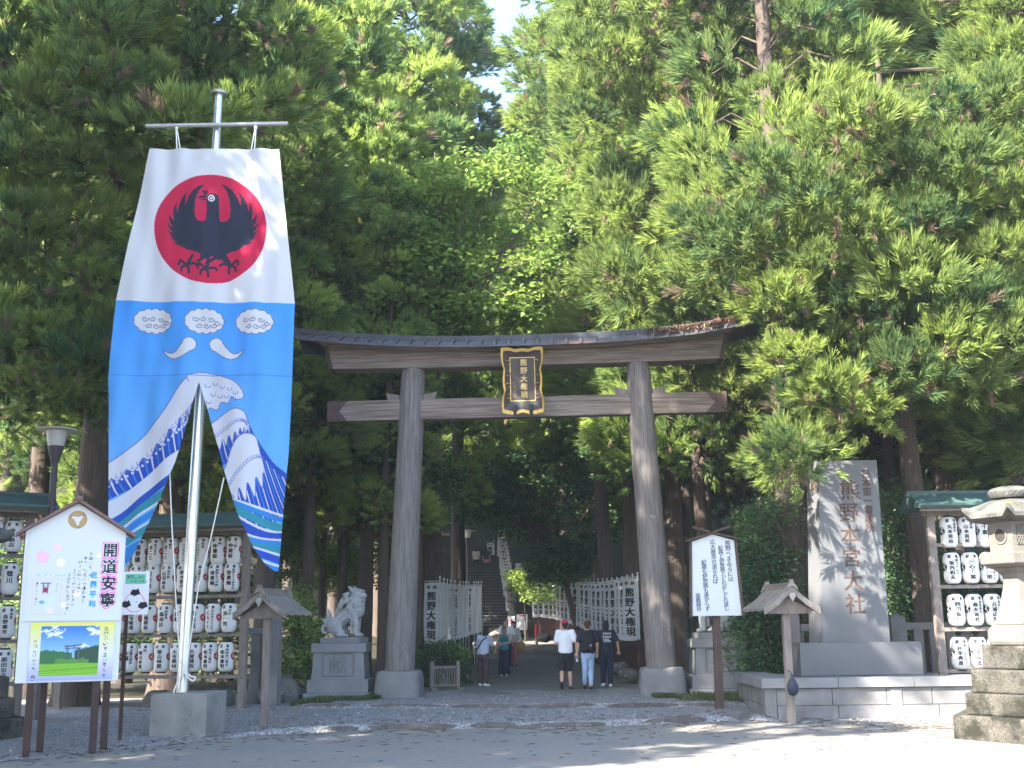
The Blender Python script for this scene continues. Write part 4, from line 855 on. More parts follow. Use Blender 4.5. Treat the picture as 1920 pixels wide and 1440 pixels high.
def lion_parts():
    P = []; e = lambda c, d, r=(0, 0, 0): P.append(('e', c, d, r)); t = lambda p, r: P.append(('t', p, r))
    t([(-.22, 0, .27), (-.05, 0, .44), (.16, 0, .60), (.27, 0, .66)], [.185, .185, .205, .20])       # trunk
    e((.33, 0, .62), (.165, .19, .20))                                                                   # chest
    t([(.20, 0, .72), (.29, 0, .92)], [.20, .17])                                                         # neck
    e((.33, 0, .99), (.17, .165, .155)); e((.45, 0, .945), (.10, .12, .065)); e((.44, 0, .855), (.085, .10, .035)); e((.46, 0, .99), (.075, .085, .045)); e((.385, 0, .81), (.07, .10, .05))
    for s in (-1, 1):
        e((.515, s * .045, .985), (.03, .03, .025)); e((.425, s * .085, 1.045), (.045, .04, .035)); e((.40, s * .10, 1.085), (.075, .045, .025), (0, -12, 0))
        t([(.22, s * .12, 1.10), (.17, s * .17, 1.18)], [.06, .025])                                       # ear
        t([(.28, s * .12, .52), (.285 + .05 * (s < 0), s * .13, .28), (.27 + .06 * (s < 0), s * .13, .09)], [.095, .07, .066])       # fore leg
        e((.32 + .06 * (s < 0), s * .13, .055), (.105, .08, .055))
        for k in range(4): e((.40 + .06 * (s < 0), s * .13 - .05 + k * .033, .04), (.025, .018, .035))
        for k in range(6): t([(.225, s * .14, .46 - .06 * k), (.175, s * .145, .43 - .06 * k)], [.028, .010])        # leg fringe
        e((-.20, s * .14, .26), (.20, .10, .22), (0, -25, 0)); e((-.08, s * .17, .14), (.15, .07, .09), (0, 12, 0))
        e((.0, s * .18, .05), (.16, .075, .05))
        for k in range(4): e((.14, s * .18 - .045 + k * .03, .038), (.028, .017, .034))
        for k in range(5):                                                                               # ribs
            q = -.10 + .058 * k; t([(q - .03, s * .10, .57 - .11 + .48 * (q + .1) * 1.6), (q + .05, s * .185, .36 + .5 * (q + .1)), (q + .09, s * .17, .28 + .4 * (q + .1))], [.012, .018, .012])
    rr = random.Random(3)
    for i in range(54):                                                                                  # mane curls
        a = rr.uniform(-2.6, 2.6); u = rr.random(); ax = (.17 - .13 * u, .98 - .34 * u); R0 = .185 + .05 * u
        e((ax[0] - R0 * math.cos(a) * .75, R0 * math.sin(a) * .95, ax[1] + R0 * math.cos(a) * .35), (.058, .05, .05))
    for i in range(26):
        a = rr.uniform(-1.5, 1.5); e((.30 + .15 * math.cos(a), .19 * math.sin(a), .75 + rr.uniform(-.05, .07)), (.045, .04, .04))
    for s in (-1, 1):
        for k in range(4): t([(.02 - .05 * k, s * .10, .86 - .07 * k), (-.07 - .05 * k, s * .12, .76 - .075 * k)], [.05, .02])
    t([(-.36, 0, .20), (-.42, 0, .40), (-.40, 0, .55), (-.44, 0, .68)], [.10, .085, .055, .012])             # tail flame
    t([(-.36, -.04, .24), (-.50, -.05, .40), (-.54, -.05, .45)], [.08, .045, .015]); t([(-.34, .05, .22), (-.52, .06, .36)], [.08, .02])
    for s in (-1, 1): t([(-.47 + .10 * math.cos(a) * (1 - .08 * k), s * .06, .17 + .12 * math.sin(a) * (1 - .08 * k)) for k, a in enumerate(np.linspace(.6, 6.4, 9))], [.055, .055, .05, .048, .045, .04, .035, .03, .025])
    return P
def eyes_etc(): pass
def pedestal(loc, ch, label):
    PD = empty('statue_pedestal', loc, 0, label, 'pedestal')
    mb = MB(); mb.box((0, 0, .02), (1.56, 1.36, .32)); mb.build('base_slab', M_['granite'], PD, bevel=.012)
    mb = MB(); mb.box((0, 0, .33), (1.42, 1.22, .30)); mb.build('lower_tier', M_['granite'], PD, bevel=.012)
    mb = MB(); mb.box((0, .0, .785), (1.24, 1.04, .61), top=(.93, .93)); 
    hw = .60
    for sg in (-1, 1):
        mb.loft([[(sg * .62, -.545, .481), (sg * .40, -.545, .481), (sg * .40, -.50, .481), (sg * .62, -.50, .481)], [(sg * .577, -.505, 1.089), (sg * .38, -.505, 1.089), (sg * .38, -.46, 1.089), (sg * .577, -.46, 1.089)]])
    mb.loft([[(-.40, -.54, .481), (.40, -.54, .481), (.40, -.50, .481), (-.40, -.50, .481)], [(-.40, -.537, .53), (.40, -.537, .53), (.40, -.50, .53), (-.40, -.50, .53)]])
    fy = lambda z: -.52 + .0605 * (z - .48) * 1.0 - .006
    fn = lambda x, z: (x, fy(z) - .006, z)
    text_v(mb, ch, 0, 1.04, .46, fn, 1, .03)
    for P in ([(-.35, 1.02), (-.30, 1.06), (.30, 1.06), (.35, 1.02), (.35, .56), (-.35, .56)],):
        for a, b in zip(P, P[1:] + P[:1]): mb.tube([fn(*a), fn(*b)], .012, 5, 1)
    mb.build('shaft', [M_['granite'], M_['granite_worn']], PD)
    mb = MB(); mb.box((0, 0, 1.195), (1.28, 1.08, .205)); mb.build('cap_slab', M_['granite'], PD, bevel=.012)
    return PD
lp = Vector((-4.13, 27.95, .13)); rp = Vector((4.72, 27.55, .13))
pedestal(lp, '献', 'pale granite pedestal carved with an offering character, left of the torii'); pedestal(rp, '奉', 'pale granite pedestal behind the white poem board, right of the torii')
def make_lion(loc, mirror, label):
    LN = blob('guardian_lion', lion_parts(), .014, [M_['granite_lion']], None, 2, .4); tag(LN, label, 'statue', 'stone guardian lions')
    LN.location = loc; LN.rotation_euler = (0, 0, R_(-14))
    mb = MB(); mb.box((0, 0, -.065), (.98, .62, .13)); pb_ = mb.build('plinth', M_['granite'], LN, bevel=.01)
    mb = MB()
    for s in (-1, 1): mb.lathe([(.004, -.02), (.016, -.01), (.018, 0), (.012, .012), (.002, .018)], 10, (.475, s * .088, 1.052))
    mb.build('eye', M_['granite_worn'], LN, smooth=True)
    if mirror: LN.scale = (-1, 1, 1); LN.rotation_euler = (0, 0, R_(10))
    return LN
M_['granite_lion'] = mat('granite_lion', (.36, .36, .37), (.27, .27, .28), 6, rough=.85, c3=(.20, .20, .21), s3=80, t3=.6, bump=.3, bscale=40)
make_lion(lp + Vector((.06, 0, 1.43)), False, 'seated granite guardian lion with curly mane, open in view left of the torii')
make_lion(rp + Vector((-.02, 0, 1.43)), True, 'seated granite guardian lion mostly hidden behind the white poem board')
# ------------------------------------------------------------------ poem board on a post
q = gr(1348, 1330, .1); PB = empty('poem_board', (q.x, q.y, .08), 0, 'white poem board with blue brush writing on a single wooden post', 'sign board')
YB = q.y; L = lambda px, py, dy=0: at(px, py, YB + dy) - PB.location
mb = MB(); pt_, pb_ = L(1338, 1010), L(1350, 1332); mb.loft([[(pb_.x + a * .085, b * .05, -.3) for a, b in ((-1, 0), (1, 0), (1, 2), (-1, 2))], [(pt_.x + a * .07, b * .05, pt_.z) for a, b in ((-1, 0), (1, 0), (1, 2), (-1, 2))]]); mb.build('post', M_['wood_dark'], PB, bevel=.008)
OUT = [L(*p, -.08) for p in ((1298, 1155), (1390.5, 1154), (1376, 1013), (1336, 1002), (1297, 1016))]
mb = MB(); mb.prism([(v.x, v.z) for v in OUT], -.085, -.02, 0)
f = lambda x, z: (x, -.089, z)
for t, px, py, s, pit in (('熊野へまゐるには', 1364, 1013, 9.6, 1.0), ('紀路と伊勢路とどれ近しどれ遠し', 1350.5, 1022, 8.6, .95), ('広大慈悲の道なれば', 1336, 1011, 9.2, 1.0), ('紀路も伊勢路も遠からず', 1319.5, 1049, 9.0, .97), ('梁塵秘抄', 1308.5, 1112, 8.6, .98)):
    for i, ch in enumerate(t):
        v = L(px + i * .85 * (1 if px > 1340 else .8) - .0, py + i * s * pit, -.089); text_v(mb, ch, v.x, v.z, s * .0120, f, 1, .022)
mb.build('panel', [mat('poem_white', (.50, .53, .56), (.47, .50, .53), 2, rough=.6), M_['ink_blue']], PB)
for a, b in ((0, 4), (1, 2)):
    mb = MB()
    sg = -1 if a == 0 else 1; A, B = OUT[a], OUT[b]
    mb.loft([[(A.x + sg * .002, -.12, A.z - .03), (A.x + sg * .05, -.12, A.z - .03), (A.x + sg * .05, .0, A.z - .03), (A.x + sg * .002, 0, A.z - .03)], [(B.x + sg * .002, -.12, B.z + .02), (B.x + sg * .05, -.12, B.z + .02), (B.x + sg * .05, 0, B.z + .02), (B.x + sg * .002, 0, B.z + .02)]])
    mb.build('side_frame', M_['wood_dark'], PB)
mb = MB(); ap = OUT[3]
for sg, s2 in ((-1, OUT[4]), (1, OUT[2])):
    dx, dz = (s2.x + sg * .10) - ap.x, (s2.z - .01) - ap.z
    mb.loft([[(ap.x, -.17, ap.z + .012), (ap.x, .10, ap.z + .012), (ap.x, .10, ap.z + .045), (ap.x, -.17, ap.z + .045)], [(ap.x + dx, -.17, ap.z + dz + .012), (ap.x + dx, .10, ap.z + dz + .012), (ap.x + dx, .10, ap.z + dz + .05), (ap.x + dx, -.17, ap.z + dz + .05)]])
    mb.loft([[(ap.x - sg * .05, -.03, ap.z - .0), (ap.x - sg * .05, .05, ap.z - .0), (ap.x - sg * .05, .05, ap.z + .06), (ap.x - sg * .05, -.03, ap.z + .06)], [(ap.x + sg * .38, -.03, ap.z + .14), (ap.x + sg * .38, .05, ap.z + .14), (ap.x + sg * .38, .05, ap.z + .18), (ap.x + sg * .38, -.03, ap.z + .18)]])
mb.build('roof', M_['wood_dark'], PB)
# ------------------------------------------------------------------ small gabled posts
def gable_post(loc, rz, label, h, pw, dx=0.0):
    GP = empty('gabled_post', loc, rz, label, 'roofed post')
    for y, xo in ((0, 0),):
        mb = MB(); mb.box((xo, y, h / 2 - .2), (pw, .13, h + .4)); mb.build('post', M_['wood_rail'], GP, bevel=.006)
    mb = MB(); w_ = .56
    mb.prism([(-w_, h + .02), (w_, h + .02), (.45, h + .08), (.0, h + .26), (-.45, h + .08)], -.22, -.15); mb.box((0, -.16, h + .02), (1.12, .1, .09)); mb.build('gable', M_['wood_rail'], GP)
    mb = MB(); prof = [(0, .40), (.14, .32), (.32, .195), (.52, .09), (.68, .02)]
    for sg in (-1, 1):
        for k in range(7):
            y0 = -.42 + k * .205; dz = .0 if k % 2 else .012
            mb.loft([[(sg * x, y0, h + z + dz), (sg * x, y0 + .2, h + z + dz), (sg * x, y0 + .2, h + z + .045 + dz), (sg * x, y0, h + z + .045 + dz)] for x, z in prof])
        mb.loft([[(sg * x, -.47, h + z - .06), (sg * x, -.425, h + z - .06), (sg * x, -.425, h + z + .06), (sg * x, -.47, h + z + .06)] for x, z in prof])
    rf = mb.build('roof', M_['shingle'], GP)
    mb = MB(); mb.box((0, .29, h + .455), (.13, 1.5, .07)); mb.box((0, .29, h + .505), (.17, 1.54, .03)); mb.build('ridge', M_['shingle'], rf)
    for y in (-.47, 1.05):
        mb = MB(); mb.prism([(-.16, h + .38), (-.10, h + .48), (-.05, h + .50), (-.05, h + .58), (.05, h + .58), (.05, h + .50), (.10, h + .48), (.16, h + .38), (.08, h + .42), (0, h + .46), (-.08, h + .42)], y - .05, y + .03); mb.build('ridge_ornament', M_['shingle'], rf, bevel=.008)
    mb = MB(); mb.prism([(-.08, h + .28), (0, h + .18), (.08, h + .28), (.05, h + .34), (-.05, h + .34)], -.52, -.471); mb.build('pendant', M_['pale_wood'], GP, bevel=.01)
    GP.scale = (.78, .78, 1); return GP
M_['shingle'] = mat('shingle_wood', (.25, .22, .20), (.13, .115, .105), 6, (1, 5, 1), rough=.9, bump=.5, bscale=25); M_['pale_wood'] = mat('pale_wood', (.36, .33, .31), (.25, .23, .21), 8, rough=.9)
g1 = gr(493, 1355, .1); h1 = at(493, 1155, g1.y).z - .1
gable_post((g1.x + .03, g1.y, .08), R_(-14), 'small gabled wooden post in front of the torii beside the concrete block', h1, .17)
g2 = gr(1481, 1347, .05); h2 = at(1474, 1143, g2.y - .2).z - .1
gable_post((g2.x - .05, g2.y - .35, .05), R_(9), 'small gabled wooden post with a dark pouch, before the stone monument', h2, .17)
gq = at(1486, 1284, g2.y - .5); mb = MB(); mb.lathe([(.01, -.19), (.07, -.17), (.105, -.09), (.10, .0), (.06, .08), (.025, .13), (.03, .17), (.01, .18)], 18)
mb.tube([(0, 0, .17), (-.02, .0, .22), (-.07, .02, .25)], .008, 5)
o = mb.build('pouch', mat('navy_pouch', (.015, .02, .045), (.03, .035, .06), 9, rough=.7), smooth=True, loc=gq); tag(o, 'dark navy pouch hanging on the gabled post before the monument', 'pouch')
# ------------------------------------------------------------------ stone monument on its platform
pf = gr(1437, 1345, .04); ptop = at(1437, 1272, pf.y).z
PF = empty('stone_platform', (pf.x, pf.y, 0.0), R_(-1.5), 'low granite platform with capstones carrying the tall inscribed monument', 'platform')
Wp, Dp = 4.7, 3.0
mb = MB(); mb.box((Wp / 2, Dp / 2, .33), (Wp - .06, Dp - .06, .62)); r = random.Random(2)
for z0, z1, dep in ((-.05, .235, .0), (.245, ptop - .19, .012)):
    x = .215
    while x < Wp - .02:
        w2 = min(r.uniform(.7, 1.15), Wp - x); mb.box((x + w2 / 2 - .005, .012 + dep, (z0 + z1) / 2), (w2 - .012, .06, z1 - z0)); x += w2
    y = .2
    while y < Dp: d2 = min(.62, Dp - y); mb.box((.012 + dep, y + d2 / 2, (z0 + z1) / 2), (.06, d2 - .012, z1 - z0)); y += d2
for x in (.1, 2.42): mb.box((x, .10 if x < 1 else .02, (ptop - .19) / 2 - .02), (.21, .21 if x < 1 else .09, ptop - .15))
mb.build('wall', M_['granite_worn'], PF, bevel=.006)
mb = MB(); xs_ = [-.07, 1.35, 2.75, 4.75]
for a, b in zip(xs_[:-1], xs_[1:]): mb.box(((a + b) / 2, .25, ptop - .09), (b - a - .008, .66, .18))
mb.box((.25, .58 + 1.25, ptop - .09), (.64, 2.48, .18)); mb.box((2.7, 1.9, ptop - .10), (4.2, 2.3, .12)); mb.build('capstone', M_['granite'], PF, bevel=.008)
YM = pf.y + .75
def LZ(px, py, Y): v = at(px, py, Y); return v
a, b, c, d = LZ(1542, 1204, YM + .25), LZ(1669, 1204, YM + .25), LZ(1645, 862, YM + .25), LZ(1527, 864, YM + .25)
MO = empty('stone_monument', (a.x, YM + .25, ptop), 0, 'tall polished granite monument slab carved with brown shrine characters', 'monument'); o_ = MO.location
hh = c.z - a.z; z0 = a.z - ptop
mb = MB(); xb0, xb1, xt0, xt1 = 0.0, b.x - a.x, d.x - a.x + .09, c.x - a.x
tk = .42
mb.loft([[(xb0, 0, z0 - .1), (xb1, 0, z0 - .1), (xb1 + .03, tk, z0 - .1), (xb0 - .16, tk, z0 - .1)], [(xt0, .05, z0 + hh), (xt1, .05, z0 + hh), (xt1 + .03, tk, z0 + hh), (xt0 - .14, tk, z0 + hh)]], 0)
fy = lambda z: .05 * (z - z0 + .1) / (hh + .1) - .004
fn = lambda x, z: (x, fy(z), z)
def onslab(px, py): v = at(px, py, YM + .27) - o_; return v
for ch, px, py, s in zip('熊野本宮大社', (1594, 1592, 1594, 1597, 1600, 1604), (919, 961, 1004, 1046, 1089, 1133), (.43, .43, .42, .40, .43, .43)):
    v = onslab(px, py); text_v(mb, ch, v.x, v.z + s * .50, s, fn, 1, .018, sx=.95)
for i, ch in enumerate('日本第一霊験所'): v = onslab(1624 + i * 1.3, 889 + i * 16.8); text_v(mb, ch, v.x, v.z + .1, .19, fn, 1, .03)
for i in range(22): v = onslab(1557 + i * .25, 1072 + i * 3.9); text_v(mb, '宮司九鬼家隆謹書平成年月吉日建之奉納世話人一同'[i], v.x, v.z + .02, .042, fn, 2, .01)
mb.build('slab', [M_['granite_polish'], mat('carved_brown', (.085, .05, .04), (.06, .036, .03), 8, rough=.9), M_['granite_worn']], MO)
e1, e2, e3 = at(1503, 1270, YM), at(1733, 1270, YM), at(1503, 1206, YM)
mb = MB(); mb.box(((e1.x + e2.x) / 2 - o_.x - .0, YM - o_.y + .47, (e3.z - ptop) / 2), (e2.x - e1.x, .94, e3.z - ptop)); mb.build('plinth', M_['granite_polish'], MO, bevel=.006)
# stone picket fences
def stone_fence(pts, h, label, posts, name='stone_fence'):
    A, B = Vector(pts[0]), Vector(pts[1]); d = B - A; Ln = d.length; FN = empty(name, A, math.atan2(d.y, d.x), label, 'fence')
    mb = MB(); mb.box((Ln / 2, 0, h - .09), (Ln, .17, .15)); mb.build('top_rail', M_['granite_worn'], FN, bevel=.008)
    mb = MB(); mb.box((Ln / 2, 0, .15), (Ln, .2, .3)); mb.build('base_rail', M_['granite_worn'], FN, bevel=.008)
    x = .22
    mb = MB()
    while x < Ln - .1: mb.box((x, 0, h / 2 + .06), (.20, .13, h - .44)); x += .34
    mb.build('pickets', M_['granite_worn'], FN, bevel=.006)
    for x, hh_, txt in posts:
        mb = MB(); mb.loft([[(x - .15, -.15, 0), (x + .15, -.15, 0), (x + .15, .15, 0), (x - .15, .15, 0)], [(x - .15, -.15, hh_), (x + .15, -.15, hh_), (x + .15, .15, hh_), (x - .15, .15, hh_)], [(x - .01, -.01, hh_ + .09), (x + .01, -.01, hh_ + .09), (x + .01, .01, hh_ + .09), (x - .01, .01, hh_ + .09)]])
        if txt: text_v(mb, txt, x, hh_ - .06, .15, lambda u, z: (u, -.153, z), 1, .01)
        mb.build('post', [M_['granite_worn'], M_['concrete']], FN, bevel=.005)
zf = at(1700, 1166, 24.9).z
stone_fence([(at(1478, 1200, 24.9).x, 24.9, .1), (at(1560, 1200, 24.9).x, 24.9, .1)], zf - .1, 'short run of stone picket fence at the left edge of the monument', [(.08, at(1482, 1152, 24.9).z - .1, '')])
stone_fence([(at(1672, 1200, 24.9).x, 24.9, .1), (at(1900, 1200, 24.9).x, 24.9, .1)], zf - .1, 'stone picket fence with carved pillar behind the monument and right rack', [(.12, at(1680, 1158, 24.9).z - .1, '伊勢太郎')])
zf2 = at(490, 1176, 27.2).z
stone_fence([(at(462, 1200, 27.2).x, 27.2, .1), (at(500, 1200, 27.2).x, 27.2, .1)], zf2 - .1, 'stone fence stub behind the gabled post beside the lantern rack', [])
pq = at(516, 1200, 26.6); SPL = MB(); hp = at(516, 1160, 26.6).z - .1; SPL.loft([[(-.12, -.12, 0), (.12, -.12, 0), (.12, .12, 0), (-.12, .12, 0)], [(-.12, -.12, hp), (.12, -.12, hp), (.12, .12, hp), (-.12, .12, hp)], [(-.02, -.02, hp + .1), (.02, -.02, hp + .1), (.02, .02, hp + .1), (-.02, .02, hp + .1)]])
o = SPL.build('stone_pillar', M_['granite_worn'], loc=(pq.x, 26.6, .1), rz=R_(-12), bevel=.01); tag(o, 'grey square stone pillar behind the gabled post on the left', 'pillar')
# ------------------------------------------------------------------ stone lanterns
def hexring(r, z, n=6, ph=0.0, c=(0, 0)): return [(c[0] + r * math.cos(ph + 2 * math.pi * j / n), c[1] + r * math.sin(ph + 2 * math.pi * j / n), z) for j in range(n)]
def stone_lantern(loc, label):
    T = empty('stone_lantern', loc, 0, label, 'stone lantern')
    def hp(name, prof, m, bev=.015, sm=False):
        mb = MB(); mb.loft([hexring(r, z) for r, z in prof]); return mb.build(name, m, T, bevel=bev)
    for a, b, r in ((-.05, .37, 1.25), (.373, .71, 1.03), (.713, 1.08, .91)): hp('step', [(r, a), (r * .995, b)], M_['mossy_stone'], .03)
    hp('pedestal_block', [(.71, 1.083), (.70, 1.45)], M_['mossy_stone'], .03)
    hp('base_moulding', [(.56, 1.453), (.585, 1.52), (.58, 1.68), (.50, 1.78)], M_['pale_stone'], .02)
    hp('shaft', [(.47, 1.783), (.43, 1.88), (.34, 2.12), (.27, 2.38), (.25, 2.52), (.29, 2.60), (.42, 2.70)], M_['pale_stone'], .015)
    hp('platform', [(.46, 2.703), (.58, 2.76), (.59, 2.93), (.53, 2.95)], M_['pale_stone'], .015)
    # fire box: six walls, lattice window and round side windows
    mb = MB(); mb.loft([hexring(.41, 2.953), hexring(.41, 3.453)]); 
    for j in range(6):
        a0, a1 = (2 * math.pi * k / 6 for k in (j, j + 1)); 
        P = lambda u, z, o=0.0: tuple(Vector((.41 * ((1 - u) * math.cos(a0) + u * math.cos(a1)), .41 * ((1 - u) * math.sin(a0) + u * math.sin(a1)), z)) + Vector((math.cos((a0 + a1) / 2), math.sin((a0 + a1) / 2), 0)) * o)
        if j % 2 == 0:
            mb.poly([P(.16, 3.066, .004), P(.76, 3.066, .004), P(.76, 3.376, .004), P(.16, 3.376, .004)], 1)
            for k in range(-5, 8):
                for sg in (-1, 1):
                    pts = []
                    for t in np.linspace(0, 1, 12):
                        u = .16 + .68 * ((k / 7) + sg * t * .47 + (.0 if sg > 0 else .47)); 
                        if .16 <= u <= .84: pts.append((u, 3.066 + .32 * t))
                    if len(pts) > 1: (u0, z0), (u1, z1) = pts[0], pts[-1]; mb.loft([[P(u0 - .016, z0, .002), P(u0 + .016, z0, .002), P(u0 + .016, z0, .02), P(u0 - .016, z0, .02)], [P(u1 - .016, z1, .002), P(u1 + .016, z1, .002), P(u1 + .016, z1, .02), P(u1 - .016, z1, .02)]])
        else:
            mb.poly([P(.5 + .22 * math.cos(q), 3.221 + .11 * math.sin(q), .004) for q in np.linspace(0, 6.28, 20)[:-1]], 1)
            for q0, q1 in zip(np.linspace(0, 6.28, 20)[:-1], np.linspace(0, 6.28, 20)[1:]): mb.loft([[P(.5 + r * math.cos(q), 3.221 + r * .5 * math.sin(q), o) for r, o in ((.22, .0), (.29, .0), (.29, .018), (.22, .018))] for q in (q0, q1)], cap=False)
    mb.build('fire_box', [M_['pale_stone'], M_['window_dark']], T)
    # roof with upturned corners
    mb = MB(); rings = []
    for t, (r, z) in enumerate(((.42, 3.443), (.72, 3.493), (.76, 3.506), (.76, 3.566), (.64, 3.640), (.55, 3.733), (.34, 3.813), (.22, 3.833))):
        rg = []
        for j in range(48):
            a = 2 * math.pi * j / 48; k = (math.cos(math.pi / 6) / math.cos((a % (math.pi / 3)) - math.pi / 6)); cr = max(0, (k - .93) / .07) ** 2 if 1 <= t <= 4 else 0
            f = k * r * (1 + .06 * cr); rg.append((f * math.cos(a), f * math.sin(a), z + .14 * cr * (1 if t < 4 else .4)))
        rings.append(rg)
    mb.loft(rings); mb.build('roof', M_['roof_stone'], T, smooth=True, auto=35)
    mb = MB(); mb.lathe([(.20, 3.826), (.30, 3.853), (.33, 3.900), (.34, 3.960), (.30, 4.013), (.18, 4.046), (.06, 4.053)], 12); mb.build('finial', M_['roof_stone'], T, smooth=True, auto=40)
    return T
M_['window_dark'] = mat('window_dark', (.035, .03, .028), rough=.9)
tb = gr(1942, 1395, 0)
TL = stone_lantern((tb.x + .42, tb.y + .95, 0), 'large weathered six-sided stone lantern on mossy steps, right edge of the view')
TL.rotation_euler = (0, 0, R_(2)); TL.scale = (1, 1, .94)
T2 = copy_tree(TL); T2['label'] = 'large stone lantern mostly out of view behind the house-shaped notice board'; q2 = at(-34, 1200, 19.8); T2.location = (q2.x - .4, 19.8, .03)
T3 = copy_tree(TL); T3['label'] = 'small mossy stone lantern at the foot of the forest stairs'; q3 = at(961, 1190, 66); T3.location = (q3.x, 66, 1.05); T3.scale = (.55, .55, .78)
# ------------------------------------------------------------------ path: fences, flags, signs
M_['fence_brown'] = mat('fence_brown', (.075, .035, .03), (.05, .025, .022), 4, (1, 1, .3), rough=.8)
def board_fence(pts, h, label):
    A = Vector(pts[0]); FN = empty('board_fence', A, 0, label, 'fence'); mb = MB(); ml = MB()
    for P, Q in zip(pts[:-1], pts[1:]):
        P, Q = Vector(P), Vector(Q); d = Q - P; n = max(1, int(d.length / .17)); an = math.atan2(d.y, d.x)
        for i in range(n):
            c = P + d * ((i + .5) / n) - A; mb.box((0, 0, h / 2), (.15, .03, h + random.uniform(-.03, .03)), M=rotm(c, rz=an))
        for z in (h * .3, h * .82): ml.loft([[tuple(P - A + Vector((0, s * .03 - .03, z + q))) for s, q in ((-1, -.04), (1, -.04), (1, .04), (-1, .04))], [tuple(Q - A + Vector((0, s * .03 - .03, z + q))) for s, q in ((-1, -.04), (1, -.04), (1, .04), (-1, .04))]])
    mb.build('boards', M_['fence_brown'], FN); ml.build('rails', M_['wood_dark'], FN)
fh = lambda x, y: float(floor_h(x, y)) - .05
Lp = [(-2.60, 34.6), (-2.2, 40), (-1.75, 47.2)]; Rp = [(3.72, 33.6), (3.45, 40), (3.0, 50), (2.2, 60), (1.1, 67)]
board_fence([(x, y, fh(x, y)) for x, y in Lp], 1.15, 'dark brown board fence along the left side of the path')
board_fence([(x, y, fh(x, y)) for x, y in Rp], 1.2, 'dark brown board fence along the right side of the path')
M_['flag'] = mat('flag_cloth', (.60, .595, .61), (.55, .545, .56), 3, rough=.85, trans=.3)
def flag_mesh(seed, flip=1):
    r = random.Random(seed); V = []; mb = MB(); nx, nz = 9, 36; w2, h2 = .46, 1.82; a = r.uniform(.5, 1.3); ph = r.uniform(0, 6)
    bend = lambda u, z: (flip * (-u * (1 - .05 * math.sin(z * 2 + ph))), a * (.05 * math.sin(u * 9 + z * 1.7 + ph) + .04 * (h2 - z) * math.sin(ph + z) * u), z + .02 * math.sin(u * 5 + ph))
    for j in range(nz):
        for i in range(nx):
            u, u1, z, z1 = w2 * i / nx, w2 * (i + 1) / nx, h2 * j / nz, h2 * (j + 1) / nz; mb.poly([bend(u, z), bend(u1, z), bend(u1, z1), bend(u, z1)], 0)
    def fn(x, z): q = bend(.24 - x * flip, z); return (q[0], q[1] - .006, q[2])
    text_v(mb, '納', .10, 1.76, .13, fn, 1, .03); text_v(mb, '奉', -.10, 1.76, .13, fn, 1, .03)
    text_v(mb, '熊野大権現', 0, 1.56, .28, fn, 1, .05, pitch=1.03)
    return mb
FL = {}
def flag(x, y, z, rz, label, group, flip=1, cloth_z=1.28, var=0):
    key = (flip, var, round(cloth_z, 2))
    if key not in FL:
        F_ = empty('banner_flag', (0, 0, 0), 0, label, 'flag', group)
        mb = MB(); mb.tube([(0, 0, 0), (0, 0, cloth_z + 1.95)], .014, 6); mb.lathe([(.004, cloth_z + 1.93), (.03, cloth_z + 1.96), (.03, cloth_z + 1.99), (.004, cloth_z + 2.02)], 8); mb.tube([(.02 * flip, 0, cloth_z + 1.86), (-.48 * flip, 0, cloth_z + 1.86)], .010, 6)
        for k in range(6): mb.box((-.0, 0, cloth_z + .1 + k * .34), (.05, .035, .03))
        mb.build('pole', M_['flag_pole'], F_); c = flag_mesh(var * 7 + 3, flip).build('cloth', [M_['flag'], M_['ink']], F_, smooth=True, loc=(-.02 * flip, 0, cloth_z)); FL[key] = F_; o = F_
    else: o = copy_tree(FL[key])
    o.location = (x, y, z); o.rotation_euler = (0, 0, rz); o['label'] = label; o['group'] = group; return o
M_['flag_pole'] = mat('flag_pole', (.60, .60, .60), rough=.5)
ORD2 = list(ORD) + ['twelfth', 'thirteenth', 'fourteenth', 'fifteenth', 'sixteenth', 'seventeenth', 'eighteenth', 'nineteenth', 'twentieth', 'twenty-first', 'twenty-second', 'twenty-third', 'twenty-fourth']
for i, px in enumerate((825, 832.5, 839, 845, 853, 863, 868.5, 873.5, 879, 889, 894, 898, 903)):
    Y = 35.6 + (px - 825) * .148; p = at(px, 1150, Y); flag(p.x, Y, fh(p.x, Y), R_(random.uniform(-8, 4)), 'white prayer flag with black characters, %s from the torii along the left fence' % ORD2[i], 'prayer flags along the left fence', 1, at(px, 1203, 35.6).z - .17 if i == 0 else 1.16, i % 3)
for i in range(22):
    t = i / 21; Y = 35.2 + 30 * t ** 1.1; x = float(np.interp(Y, [p[1] for p in Rp], [p[0] for p in Rp])) - .16
    flag(x + .23, Y, fh(x, Y), R_(random.uniform(-6, 14)), 'white prayer flag with black characters, %s from the torii along the right fence' % ORD2[i], 'prayer flags along the right fence', 1, 1.2, i % 3)
for i in range(9):
    t = i / 8; p = ST0 + Matrix.Rotation(R_(5), 3, 'Z') @ Vector((1.72, .3 + 6.5 * t, .1 + 3.6 * t)); flag(p.x, p.y, p.z, R_(random.uniform(-20, 10)), 'white prayer flag climbing beside the stairs, %s from the bottom step' % ORD2[i], 'prayer flags beside the stairs', 1, .9, i % 3)
p = at(927, 1060, 78); flag(p.x, 78, p.z - 1.2, 0, 'lone white prayer flag above the stair landing', 'prayer flags beside the stairs', 1, .9, 1)
